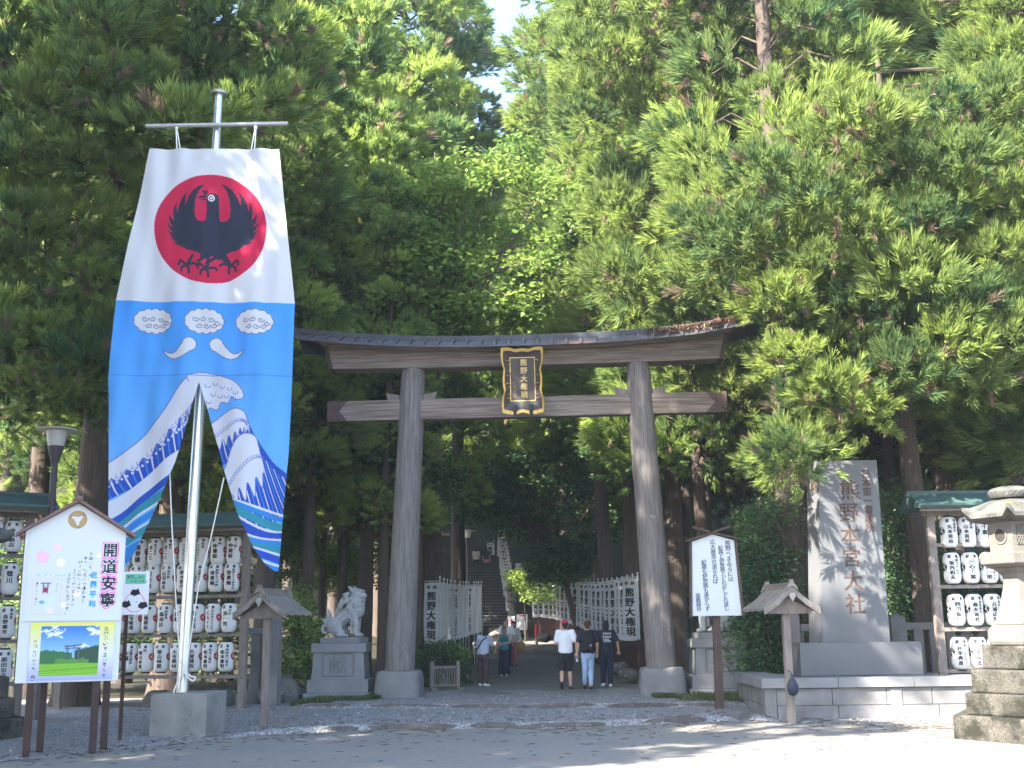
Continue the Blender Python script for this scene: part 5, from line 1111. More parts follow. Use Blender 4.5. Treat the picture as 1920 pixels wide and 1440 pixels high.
# low wooden barrier left of the path
WB = empty('wooden_barrier', gr(834, 1294, .17) , R_(24), 'low slatted wooden barrier beside the left torii base', 'barrier')
for x in (-.36, .36):
    mb = MB(); mb.box((x, 0, .36), (.10, .09, .74)); mb.build('post', M_['wood_rail'], WB, bevel=.006); mb = MB(); mb.box((x, 0, .035), (.16, .46, .07)); mb.build('foot', M_['wood_rail'], WB)
mb = MB()
for z in (.12, .58): mb.box((0, 0, z), (.66, .05, .06))
mb.build('rail', M_['wood_rail'], WB)
mb = MB()
for i in range(9): mb.box((-.27 + i * .067, -.0, .35), (.028, .03, .42))
mb.build('slats', M_['wood_rail'], WB)
# notices
def notice(px, ptop, pbot, w_px, Y, rz, tilt, label, red, stand=0.0, name='notice_sign'):
    a, b = at(px, ptop, Y), at(px, pbot, Y); h = a.z - b.z; w2 = w_px / FPX * Y
    N = empty(name, (a.x, Y, b.z - stand), rz, label, 'sign'); M = Matrix.Translation((0, 0, stand)) @ Matrix.Rotation(tilt, 4, 'X')
    mb = MB(); mb.box((0, .015, h / 2), (w2, .025, h), 0, M)
    if red: mb.box((0, -.004, h * (.92 if red == 1 else .5)), (w2 * (.5 if red == 1 else .3), .01, h * (.12 if red == 1 else .5)), 1, M)
    for i in range(5):
        if red != 2: mb.box((-w2 * .33 + i * w2 * .16, -.001, h * .45), (w2 * .05, .006, h * .62), 2, M)
    mb.build('panel', [M_['board_white'], M_['sign_red'], mat('sign_text', (.30, .30, .33), rough=.8)], N)
    mb = MB()
    for s in (-1, 1): mb.tube([(s * w2 * .4, .04, 0), (s * w2 * .4, .04 + math.sin(-tilt) * h * .5, stand + h * .6)], .02, 6)
    mb.build('leg', M_['wood_dark'], N); return N
M_['sign_red'] = mat('sign_red', (.50, .03, .05), rough=.6)
notice(978, 1151, 1181, 20, 63.5, R_(-8), R_(-14), 'white notice board on an easel with a small red heading at the path end', 1, .35)
notice(959, 1155, 1179, 13, 62, R_(6), R_(-8), 'narrow white notice with red mark behind the walking visitors', 2, .3)
notice(974.5, 1056, 1102, 16, 74, 0, 0, 'tall white sign with red figures standing beside the upper stairs', 2, 1.5)
notice(1218, 1229, 1254, 11, 31.5, R_(-10), 0, 'small white and red notice behind the right torii base', 1, .75)
p = at(1006, 1185, 56); RPo = empty('path_post', (p.x, 56, fh(p.x, 56)), 0, 'thin wooden path post wrapped in red at its top', 'post')
mb = MB(); mb.lathe([(.07, 0), (.065, .45)], 10); mb.build('shaft', M_['pale_wood'], RPo); mb = MB(); mb.lathe([(.085, .451), (.085, 1.0), (.06, 1.03)], 12); mb.build('wrap', M_['sign_red'], RPo)
# boulders and roots
def boulder(loc, d, seed, label, m=None):
    mb = MB(); rock(mb, (0, 0, 0), d, seed); o = mb.build('boulder', m or M_['boulder'], smooth=True, auto=45, loc=loc, rz=random.uniform(0, 3)); s = o.modifiers.new('s', 'SUBSURF'); s.levels = s.render_levels = 2; tag(o, label, 'rock')
    t = bpy.data.textures.new('rock_noise', 'CLOUDS'); t.noise_scale = .35; dm = o.modifiers.new('d', 'DISPLACE'); dm.texture = t; dm.strength = .18; dm.texture_coords = 'GLOBAL'
M_['boulder'] = mat('boulder', (.16, .15, .14), (.08, .08, .07), 3, rough=.95, c3=(.58, .58, .55), s3=3.2, t3=.60, c4=(.07, .085, .035), s4=2.5, t4=.56, bump=.6)
for px, py, Y, d, lb in ((535, 1303, 27.6, (1.0, .8, .75), 'pale lichen covered boulder between the stone pillar and the lion pedestal'), (505, 1312, 27.0, (.7, .6, .5), 'dark mossy boulder below the stone pillar'), (560, 1312, 28.2, (.8, .7, .5), 'low boulder tucked against the left lion pedestal'), (300, 1318, 26.8, (1.3, .8, .5), 'flat root-covered rock under the lantern rack'), (415, 1312, 26.5, (.9, .7, .45), 'rock under the lantern rack beside its end post'), (1180, 1272, 33.0, (.9, .7, .45), 'rock at the foot of the right board fence near the torii'), (1163, 1258, 35.2, (.7, .6, .4), 'smaller rock further along the right board fence'), (1090, 1222, 43.5, (.8, .7, .45), 'mossy rock edging the right side of the path'), (1020, 1198, 56.0, (.9, .8, .5), 'sunlit pale rock beside the red-topped path post'), (872, 1272, 34.5, (.7, .6, .35), 'small rock edging the left side of the path')):
    g = at(px, py, Y); boulder((g.x, Y, max(g.z, .12) + .05), d, px, lb)
# ------------------------------------------------------------------ people
def hand_parts(w, d, fwd, curl=.5):
    """palm and five separate bent fingers; w wrist, d hand direction, fwd towards which the palm curls"""
    w, d, fwd = Vector(w), Vector(d).normalized(), Vector(fwd).normalized(); s = d.cross(fwd).normalized(); fwd = s.cross(d).normalized(); P = []
    P.append(('t', [w, w + d * .05, w + d * .085], [.026, .030, .028])); P.append(('t', [w + d * .05 - s * .022, w + d * .085 - s * .028], [.018, .016])); P.append(('t', [w + d * .05 + s * .022, w + d * .085 + s * .026], [.018, .016]))
    for k, (o, l) in enumerate(((-.031, .062), (-.011, .074), (.010, .070), (.030, .056))):
        b = w + d * .09 + s * o; m = b + (d * math.cos(curl) + fwd * math.sin(curl)) * l * .5; e = m + (d * math.cos(curl * 2.2) + fwd * math.sin(curl * 2.2)) * l * .5; P.append(('t', [b - d * .02, b, m, e], [.0115, .0115, .0105, .0095]))
    b = w + d * .03 - s * .03; P.append(('t', [b, b - s * .025 + d * .03 + fwd * .012, b - s * .022 + d * .062 + fwd * .024], [.015, .013, .011])); return P
def limb(a, b, c, r): a, b, c = Vector(a), Vector(b), Vector(c); return ('t', [a, a.lerp(b, .5), b, b.lerp(c, .45), c], [r[0], (r[0] + r[1]) / 2 * 1.02, r[1], r[1] * .98, r[2]])
def scalep(parts, k): return parts
def person(loc, rz, h, J, label, sleeves='short', bottoms='trousers', top_m=None, bot_m=None, shoe_m=None, hair=None, extra=None, fem=False):
    """J: joint dictionary in a 1.70 m frame, facing +y"""
    k = h / 1.70; V = lambda q: Vector(q); j = {n: V(q) for n, q in J.items() if not isinstance(q, (str, float, int))}
    body = []
    nk, hd = j['neck'], j['head']; f = J.get('face', (0, 1, 0)); f = V(f).normalized(); side = f.cross(V((0, 0, 1))).normalized()
    yaw = math.degrees(math.atan2(-f.x, f.y))
    body += [('e', hd + V((0, 0, .015)), (.076, .094, .108), (0, 0, yaw)), ('e', hd + f * .028 + V((0, 0, -.055)), (.056, .062, .06), (0, 0, yaw)), ('t', [nk + V((0, 0, -.06)), nk + (hd - nk) * .5], [.058, .052])]
    body += [('t', [hd + f * .088 + V((0, 0, .012)), hd + f * .112 + V((0, 0, -.018))], [.012, .016]), ('e', hd + f * .10 + V((0, 0, -.052)), (.024, .010, .010), (0, 0, yaw))]
    for s in (-1, 1): body.append(('e', hd + side * s * .079, (.014, .022, .032), (0, 0, yaw)))
    sw = .155 if fem else .175
    body += [('t', [j['pelvis'], j['pelvis'].lerp(j['chest'], .45), j['chest'], nk + V((0, 0, -.10))], [.125, .112, .128, .09])]
    for s, n in ((-1, 'l'), (1, 'r')):
        sh = j['sh' + n]; body += [('t', [nk + V((0, 0, -.07)), sh], [.06, .058]), limb(sh, j['el' + n], j['wr' + n], (.050, .040, .026))]
        d = j.get('hd' + n, (j['wr' + n] - j['el' + n])); body += hand_parts(j['wr' + n], d, J.get('pf' + n, (0, 1, 0)), J.get('curl', .45))
        body += [limb(j['hip' + n], j['kn' + n], j['an' + n], (.082, .056, .036))]
        a = j['an' + n]; t = j['to' + n]; body.append(('t', [a, a.lerp(t, .45) + V((0, 0, -.015)), t], [.036, .034, .028]))
    sc = lambda parts: [(p[0], V(p[1]) * k, tuple(x * k for x in p[2]), *p[3:]) if p[0] == 'e' else ('t', [V(q) * k for q in p[1]], [x * k for x in p[2]]) for p in parts]
    root = blob('person', sc(body), .0085, [M_['skin']], None, 2, .4, loc, rz); tag(root, label, 'person')
    ch = lambda nm, parts, m, vx=.012, it=3: blob(nm, sc(parts), vx, [m], root, it, .5)
    top = [('t', [j['pelvis'] + V((0, 0, -.01)), j['pelvis'].lerp(j['chest'], .5), j['chest'] + V((0, 0, .02)), nk + V((0, 0, -.10))], [.150, .138, .148, .105])]
    for s, n in ((-1, 'l'), (1, 'r')):
        sh, el = j['sh' + n], j['el' + n]; top.append(('t', [nk + V((0, 0, -.085)), sh + V((0, 0, .005))], [.072, .078])); top.append(('t', [j['chest'] + V((s * .06, 0, .02)), j['pelvis'] + V((s * .06, 0, .0))], [.115, .125]))
        if sleeves == 'short': top.append(('t', [sh, sh.lerp(el, .72)], [.078, .074]))
        if sleeves == 'long': top.append(('t', [sh, el, el.lerp(j['wr' + n], .8)], [.074, .06, .05]))
        if sleeves == 'none': top = [q for q in top if not (q[0] == 't' and len(q[1]) == 2 and abs(q[2][1] - .078) < 1e-6)]; top.append(('t', [nk + V((s * .06, 0, -.07)), nk + V((s * .09, 0, -.16))], [.05, .06]))
    sh_o = ch('shirt', top, top_m)
    bt = [('t', [j['pelvis'] + V((0, 0, .03)), j['pelvis'] + V((0, 0, -.08))], [.140, .142])]
    for n in 'lr':
        s = -1 if n == 'l' else 1; hp, kn, an = j['hip' + n], j['kn' + n], j['an' + n]
        if bottoms == 'shorts': bt.append(('t', [hp, hp.lerp(kn, .55), hp.lerp(kn, .92)], [.105, .100, .098]))
        elif bottoms == 'jeans': bt.append(('t', [hp, kn, kn.lerp(an, .45), kn.lerp(an, .80)], [.100, .072, .066, .056]))
        elif bottoms == 'wide': bt.append(('t', [hp, kn, an + V((0, 0, .03))], [.112, .112, .118]))
        else: bt.append(('t', [hp, kn, an + V((0, 0, .05))], [.106, .088, .074]))
    ch('trousers' if bottoms != 'shorts' else 'shorts', bt, bot_m)
    if shoe_m:
        for n in 'lr':
            a, t = j['an' + n], j['to' + n]; d = (t - a).normalized(); ch('shoe', [('t', [a - d * .035 + V((0, 0, -.035)), a.lerp(t, .5) + V((0, 0, -.035)), t + V((0, 0, -.008))], [.047, .045, .038])], shoe_m, .009, 2)
    if hair: ch('hair', hair(hd, f, side), M_[J.get('hairm', 'hair_black')], .010, 2)
    if f.y < 0:
        mb = MB()
        for s in (-1, 1): mb.lathe([(.002, -.008), (.011, -.004), (.011, .004), (.002, .008)], 8, tuple((hd + f * .088 + side * s * .031 + V((0, 0, .012))) * k))
        mb.build('eye', M_['ink'], root)
    if extra: extra(root, j, k, sc)
    return root
STAND = dict(pelvis=(0, 0, .93), chest=(0, 0, 1.27), neck=(0, .01, 1.46), head=(0, .035, 1.585), shl=(-.175, 0, 1.40), shr=(.175, 0, 1.40), ell=(-.23, -.02, 1.13), elr=(.23, -.02, 1.13), wrl=(-.245, .05, .89), wrr=(.245, .05, .89), hipl=(-.085, 0, .90), hipr=(.085, 0, .90), knl=(-.09, .02, .49), knr=(.09, .02, .49), anl=(-.09, 0, .075), anr=(.09, 0, .075), tol=(-.10, .15, .035), tor=(.10, .15, .035))
def pose(**kw): d = dict(STAND); d.update(kw); return d
for n, c, c2 in (('tee_white', (.76, .76, .80), (.70, .70, .75)), ('tee_black', (.022, .024, .036), (.03, .032, .045)), ('cloth_navy', (.02, .024, .045), (.028, .032, .055)), ('shorts_black', (.016, .017, .024), (.022, .023, .03)), ('denim_pale', (.26, .36, .52), (.34, .45, .60)), ('shirt_grey', (.32, .36, .46), (.37, .41, .51)), ('trouser_brown', (.055, .035, .035), (.07, .045, .045)), ('teal', (.02, .15, .18), (.03, .18, .21)), ('pink', (.35, .12, .14), (.42, .16, .18)), ('linen', (.42, .40, .38), (.5, .48, .46))):
    M_[n] = mat(n, c, c2, 6, rough=.9, bump=.15, bscale=14)
for n, c in (('hair_black', (.018, .016, .018)), ('hair_brown', (.085, .035, .022)), ('hair_tan', (.20, .12, .06)), ('cap_red', (.55, .02, .05)), ('shoe_white', (.62, .66, .68)), ('shoe_dark', (.035, .025, .03)), ('tan_bag', (.28, .16, .06)), ('clear_plastic', (.55, .62, .66))): M_[n] = mat(n, c, rough=.7)
bob = lambda hd, f, s: [('e', hd + Vector((0, 0, .035)) - f * .012, (.088, .104, .10), (0, 0, math.degrees(math.atan2(-f.x, f.y)))), ('t', [hd - f * .04 + Vector((0, 0, .02)), hd - f * .045 + Vector((0, 0, -.10))], [.088, .075]), ('t', [hd + s * .05 - f * .02, hd + s * .055 - f * .02 + Vector((0, 0, -.09))], [.045, .035]), ('t', [hd - s * .05 - f * .02, hd - s * .055 - f * .02 + Vector((0, 0, -.09))], [.045, .035])]
short = lambda hd, f, s: [('e', hd + Vector((0, 0, .035)) - f * .014, (.084, .098, .095)), ('t', [hd - f * .05, hd - f * .045 + Vector((0, 0, -.055))], [.065, .05])]
bun = lambda hd, f, s: [('e', hd + Vector((0, 0, .035)) - f * .012, (.086, .10, .095)), ('e', hd - f * .075 + Vector((0, 0, .07)), (.06, .05, .055)), ('t', [hd - f * .06, hd - f * .055 + Vector((0, 0, -.06))], [.06, .04])]
def cap_x(root, j, k, sc):
    hd = j['head']; blob('cap', sc([('e', hd + Vector((0, -.005, .065)), (.088, .104, .075)), ('t', [hd + Vector((-.03, .10, .06)), hd + Vector((.03, .10, .06))], [.03, .03]), ('e', hd + Vector((0, .13, .052)), (.075, .08, .012))]), .010, [M_['cap_red']], root, 2, .4)
    mb = MB(); w = j['wrr'] + Vector((0, .045, -.075)); mb.lathe([(.028 * k, -.14), (.032 * k, -.13), (.032 * k, .03), (.015 * k, .075), (.015 * k, .095)], 14, tuple(w * k)); mb.build('bottle', M_['clear_plastic'], root, smooth=True, auto=40)
g = gr(1062, 1293, .19)
person((g.x, g.y, .185), R_(-2), 1.71, pose(elr=(.27, -.05, 1.14), wrr=(.285, .05, .89), ell=(-.235, -.05, 1.13), wrl=(-.17, .20, 1.06), pfl=(1, 0, 0), knl=(-.10, .0, .49), anl=(-.115, -.20, .17), tol=(-.12, -.13, .045), hipl=(-.09, 0, .9), knr=(.095, .06, .49), anr=(.11, .05, .075), tor=(.135, .20, .035)), 'man in white tee, black shorts and red cap walking away with a bottle', 'short', 'shorts', M_['tee_white'], M_['shorts_black'], M_['shoe_dark'], short, cap_x)
def pack_x(root, j, k, sc):
    c = j['chest']; blob('backpack', sc([('t', [c + Vector((-.05, -.16, .10)), c + Vector((-.05, -.17, -.22))], [.10, .115]), ('t', [c + Vector((.05, -.16, .10)), c + Vector((.05, -.17, -.22))], [.10, .115])]), .012, [M_['shorts_black']], root, 3, .5)
    for s in (-1, 1): blob('strap', sc([('t', [c + Vector((s * .09, -.12, .13)), c + Vector((s * .11, .0, .19)), c + Vector((s * .11, .13, .08)), c + Vector((s * .12, .12, -.1))], [.02] * 4)]), .01, [M_['shorts_black']], root, 1, .4)
    mb = MB(); mb.box((.045 * k, -.292 * k, (c.z - .18) * k), (.03, .012, .03)); mb.build('badge', M_['shoe_white'], root)
g = gr(1104, 1293, .19)
person((g.x, g.y, .185), R_(3), 1.70, pose(ell=(-.245, -.04, 1.13), wrl=(-.27, -.02, .92), elr=(.24, -.03, 1.13), wrr=(.235, .04, .89), knl=(-.085, -.02, .5), anl=(-.085, -.02 + .16, .10), tol=(-.09, .28, .05), knr=(.07, .06, .49), anr=(.05, -.08, .075), tor=(.055, .06, .03), hairm='hair_brown'), 'woman in black tee with dark backpack and pale cropped jeans walking away', 'short', 'jeans', M_['tee_black'], M_['denim_pale'], M_['shoe_dark'], bun, pack_x, True)
def print_x(root, j, k, sc):                     # loose white print on the back of the shirt
    mb = MB(); r = random.Random(9); c = j['chest']
    yb = lambda x, z: -.158 + .25 * x * x
    F_ = lambda x, z: ((c.x + x) * k, yb(x, z) * k + c.y, (c.z + z) * k)
    for row, z, sz in ((0, .10, .055), (1, .02, .06), (2, -.05, .05)):
        for i in range(4 - (row == 2)):
            x = -.09 + i * .058; n = 9; P = []
            for q in range(n): a = 2 * math.pi * q / n; P.append((x + .5 * sz * math.cos(a) * r.uniform(.5, 1.1), z + .62 * sz * math.sin(a) * r.uniform(.5, 1.15)))
            for q in range(n): mb.poly([F_(*P[q]), F_(*P[(q + 1) % n]), F_(x + (P[(q + 1) % n][0] - x) * .45, z + (P[(q + 1) % n][1] - z) * .45), F_(x + (P[q][0] - x) * .45, z + (P[q][1] - z) * .45)])
    for z in (-.085, -.10, -.115): mb.poly([F_(-.10, z), F_(.10, z), F_(.10, z + .008), F_(-.10, z + .008)])
    mb.build('shirt_print', M_['tee_white'], root)
g = gr(1139, 1288, .19)
person((g.x, g.y, .185), R_(6), 1.69, pose(shl=(-.18, 0, 1.39), shr=(.185, 0, 1.39), elr=(.30, .0, 1.15), wrr=(.34, .07, .93), ell=(-.25, 0, 1.13), knl=(-.09, .05, .5), anl=(-.08, .14, .09), tol=(-.085, .28, .045), knr=(.09, -.01, .49), anr=(.07, -.08, .075), tor=(.085, .06, .03)), 'dark haired person in black printed tee and navy trousers walking away', 'short', 'trousers', M_['tee_black'], M_['cloth_navy'], M_['shoe_white'], bob, print_x)
def phone_x(root, j, k, sc):
    w = j['wrr'] + Vector((.02, .09, .04)); mb = MB(); mb.box(tuple(w * k), (.17, .012, .085), M=None); mb.build('phone', mat('phone_case', (.45, .25, .2), rough=.5), root)
    c = j['chest']; blob('strap', sc([('t', [c + Vector((.13, -.06, .13)), c + Vector((.04, -.155, .05)), c + Vector((-.10, -.16, -.16)), c + Vector((-.17, -.06, -.30))], [.018] * 4)]), .010, [M_['shorts_black']], root, 1, .3)
g = gr(906, 1286, .19)
person((g.x, g.y, .18), R_(-28), 1.60, pose(chest=(0, .05, 1.25), neck=(0, .12, 1.43), head=(.01, .19, 1.53), shl=(-.165, .07, 1.37), shr=(.165, .07, 1.37), ell=(-.22, .10, 1.12), wrl=(-.05, .30, 1.22), hdl=(.3, .3, .4), elr=(.22, .18, 1.13), wrr=(.08, .38, 1.26), hdr=(-.1, .2, .6)), 'woman in grey-blue shirt with cross strap leaning to take a photo', 'short', 'trousers', M_['shirt_grey'], M_['trouser_brown'], M_['shoe_white'], bob, phone_x, True)
def teal_x(root, j, k, sc): blob('hat', sc([('e', j['head'] + Vector((0, 0, .06)), (.092, .105, .075)), ('e', j['head'] + Vector((0, .03, .05)), (.11, .12, .012))]), .010, [M_['hair_tan']], root, 2, .4)
g = gr(946, 1263, .28)
person((g.x, g.y, float(floor_h(g.x, g.y))), R_(178), 1.58, pose(shl=(-.155, 0, 1.39), shr=(.155, 0, 1.39), ell=(-.20, .03, 1.13), wrl=(.06, .19, 1.10), hdl=(.5, .05, .05), elr=(.24, -.05, 1.14), wrr=(.30, .03, .90), knl=(-.09, .07, .49), anl=(-.08, .06, .075), tol=(-.085, .2, .04), hairm='hair_tan', face=(0, 1, -.05)), 'woman in teal tank top and wide navy trousers walking towards the gate', 'none', 'wide', M_['teal'], M_['cloth_navy'], M_['shoe_white'], bob, teal_x, True)
g = at(950, 1246, 42.5)
person((g.x, 42.5, float(floor_h(g.x, 42.5))), R_(180), 1.72, pose(ell=(-.27, .05, 1.14), wrl=(-.20, .2, 1.0)), 'man in white shirt walking behind the woman in teal', 'short', 'trousers', M_['tee_white'], M_['cloth_navy'], M_['shoe_white'], short)
def tote_x(root, j, k, sc):
    mb = MB(); c = (j['wrl'] + Vector((0, .05, -.20))) * k; mb.lathe([(.01, -.03), (.17, -.025), (.19, 0), (.17, .025), (.01, .03)], 20); o = mb.build('round_bag', M_['tan_bag'], root, smooth=True, auto=40, loc=c); o.rotation_euler = (R_(90), 0, 0)
g = at(962, 1248, 43.6)
person((g.x + .03, 43.6, float(floor_h(g.x, 43.6))), R_(175), 1.62, pose(ell=(-.25, .02, 1.14), wrl=(-.29, .10, .95)), 'person in pale top and pink trousers carrying a round tan bag', 'long', 'trousers', M_['linen'], M_['pink'], M_['shoe_dark'], bob, tote_x, True)
for px, Y, tm, bm, lb in ((893, 77.2, 'linen', 'shorts_black', 'distant visitor in pale top on the stair landing, leftmost of three'), (903, 77.8, 'tee_black', 'cloth_navy', 'distant visitor in dark clothes on the stair landing, middle of three'), (912, 77.0, 'cloth_navy', 'pink', 'distant visitor with pink trousers on the stair landing, rightmost of three')):
    p = at(px, 1083, Y); person((p.x, Y, ST0.z + .19 * NST - .0), R_(random.uniform(-20, 20)), 1.66, pose(), lb, 'short', 'trousers', M_[tm], M_[bm], M_['shoe_dark'], bob)
# ------------------------------------------------------------------ trees
def unit(v): return v / np.maximum(np.linalg.norm(v, axis=-1, keepdims=True), 1e-9)
def blades(B, D, L, W, tint, rg, sag=.12):
    n = len(B); S = unit(np.cross(D, rg.normal(size=(n, 3)))) * W[:, None]; T = B + D * L[:, None]; T[:, 2] -= sag * L * rg.random(n); Mid = B + D * (L * .5)[:, None]
    V = np.stack([B, Mid + S, T, Mid - S], 1).reshape(-1, 3); t = np.repeat(tint, 4).reshape(-1, 4); ok = t[:, :1] > .06
    t = np.where(ok, np.clip(t + np.array([-.12, 0, .16, 0]), .07, 1), t); return V, t.ravel()
def quads(nv): return np.arange(nv).reshape(-1, 4)
def tufts(P, D, size, tint, nb, rg, spread=.55):
    n = len(P); P2 = np.repeat(P, nb, 0); D2 = np.repeat(D, nb, 0); s = np.repeat(size, nb)
    u = rg.random(n * nb); d = unit(D2 + spread * unit(rg.normal(size=(n * nb, 3))) * (1.1 - .5 * u)[:, None])
    return blades(P2 + D2 * (u * s * .55)[:, None], d, s * (.45 + .35 * rg.random(n * nb)), s * .021 + .005 * rg.random(n * nb), np.repeat(tint, nb), rg)
def boughs(C, O, R, rg, nt=30, nb=26, brown=.03):
    """C centres, O outward directions, R radii -> needle blades"""
    n = len(C); v = unit(rg.normal(size=(n, nt, 3)) + .75 * O[:, None, :] + np.array([0, 0, .55])); rad = R[:, None] * (.55 + .5 * rg.random((n, nt)))
    E = v * np.array([1.0, 1.0, .72]); P = C[:, None, :] + E * rad[..., None]; D = unit(v * .7 + .5 * O[:, None, :] + np.array([0, 0, .35]) + .16 * rg.normal(size=(n, nt, 3)))
    base = np.clip(rg.normal(.56, .19, n), .12, 1); t = np.clip(base[:, None] + rg.normal(0, .12, (n, nt)), .08, 1)
    br = rg.random((n, nt)) < brown; low = (v[..., 2] < -.15) & (rg.random((n, nt)) < .07); t = np.where(br | low, .02, t)
    D = np.where(low[..., None], unit(D * .3 + np.array([0, 0, -1.0])), D)
    sz = (R[:, None] * (.40 + .34 * rg.random((n, nt)))).clip(.24, .72) * np.where(low, .6, 1)
    return tufts(P.reshape(-1, 3), D.reshape(-1, 3), sz.ravel(), t.ravel(), nb, rg)
def cedar_variant(seed, H0, H1, RM, nb_, R0=(.65, 1.15), dens=50, nbl=36):
    rg = np.random.default_rng(seed); t = rg.random(nb_) ** 1.15; z = H0 + (H1 - H0) * t; a = rg.random(nb_) * 6.283
    prof = RM * (1 - t) ** .65 * (.72 + .28 * np.minimum(1, t * 8)) + .35; r = prof * (.35 + .65 * np.sqrt(rg.random(nb_)))
    O = unit(np.stack([np.cos(a), np.sin(a), .05 + 0 * a], 1)); C = np.stack([np.cos(a) * r, np.sin(a) * r, z - .25 * r + .2], 1); R = R0[0] + (R0[1] - R0[0]) * rg.random(nb_); R = R * np.where(t > .85, .75, 1)
    V, T = boughs(C, O, R, rg, dens, nbl); return V, T, C, z, rg
def limb_mesh(C, zs, rad=.045):
    mb = MB()
    for c, z in zip(C, zs):
        m = (c[0] * .5, c[1] * .5, z - .1 * random.random() + .35); mb.tube([(0, 0, z - .25), m, (c[0], c[1], c[2])], [rad, rad * .7, rad * .3], 5)
    return mb
TREEV = []
def proto_tree(name, V, T, leafm, C, zs, rad=.045, label=None):
    cr = raw_mesh('crown', V, quads(len(V)), leafm, None, {'tint': T}); lm = limb_mesh(C, zs, rad).build('limbs', M_['twig']); COL.objects.unlink(cr); COL.objects.unlink(lm); return cr, lm
def trunk_mesh(seed, H, r0=.5, r1=.10, n=18, flare=.35):
    r = random.Random(seed); mb = MB(); rings = []; ph = [r.uniform(0, 6.3) for _ in range(4)]; k = 30
    for i in range(k):
        t = i / (k - 1); z = -.35 + (H + .35) * t ** 1.4; rr = r0 + (r1 - r0) * max(0, z) / H; fl = flare * math.exp(-max(0, z) / .45)
        cx, cy = .10 * math.sin(z * .25 + ph[0]), .10 * math.sin(z * .21 + ph[1])
        rings.append([(cx + rr * (1 + fl * (.6 + .4 * math.sin(5 * a + ph[2])) + .035 * math.sin(7 * a + ph[3] + z * .3) + .02 * math.sin(13 * a)) * math.cos(a), cy + rr * (1 + fl * (.6 + .4 * math.sin(5 * a + ph[2])) + .035 * math.sin(7 * a + ph[3] + z * .3) + .02 * math.sin(13 * a)) * math.sin(a), z) for a in [2 * math.pi * j / n for j in range(n)]])
    mb.loft(rings); o = mb.build('trunk', M_['bark'], smooth=True); COL.objects.unlink(o); return o
TR = [trunk_mesh(s, 26) for s in (1, 2, 3)]
CV = []
for s, (h0, h1, rm, nb_) in enumerate(((7.0, 28, 3.1, 150), (8.5, 30, 2.9, 140), (6.0, 26, 3.4, 155), (10.0, 31, 2.8, 125), (6.5, 26, 3.0, 56))):
    V, T, C, z, _ = cedar_variant(40 + s, h0, h1, rm, nb_); CV.append(proto_tree('cedar', V, T, M_['cedar'], C, z))
def plant_tree(name, loc, rz, crown, limbs, trunk, tr_r, label, cat, group=None, sc=1.0, lean=(0, 0)):
    o = empty(name, loc, rz, label, cat, group); o.scale = (sc, sc, sc); o.rotation_euler = (lean[0], lean[1], rz)
    for s in (trunk, limbs, crown):
        if s is None: continue
        c = s.copy(); COL.objects.link(c); c.parent = o
        if s is trunk: q = tr_r / .5 / sc; c.scale = (q, q, 1)
    return o
def cedar(px, Y, r, v, label, sc=1.0, rz=None, group=None, z=None, lean=(0, 0), x=None):
    X = at(px, 1200, Y).x if x is None else x; zz = float(floor_h(X, Y)) - .1 if z is None else z
    return plant_tree('cedar_tree', (X, Y, zz), random.uniform(0, 6.28) if rz is None else rz, *CV[v], TR[v % 3], r, label, 'tree', group, sc, lean)
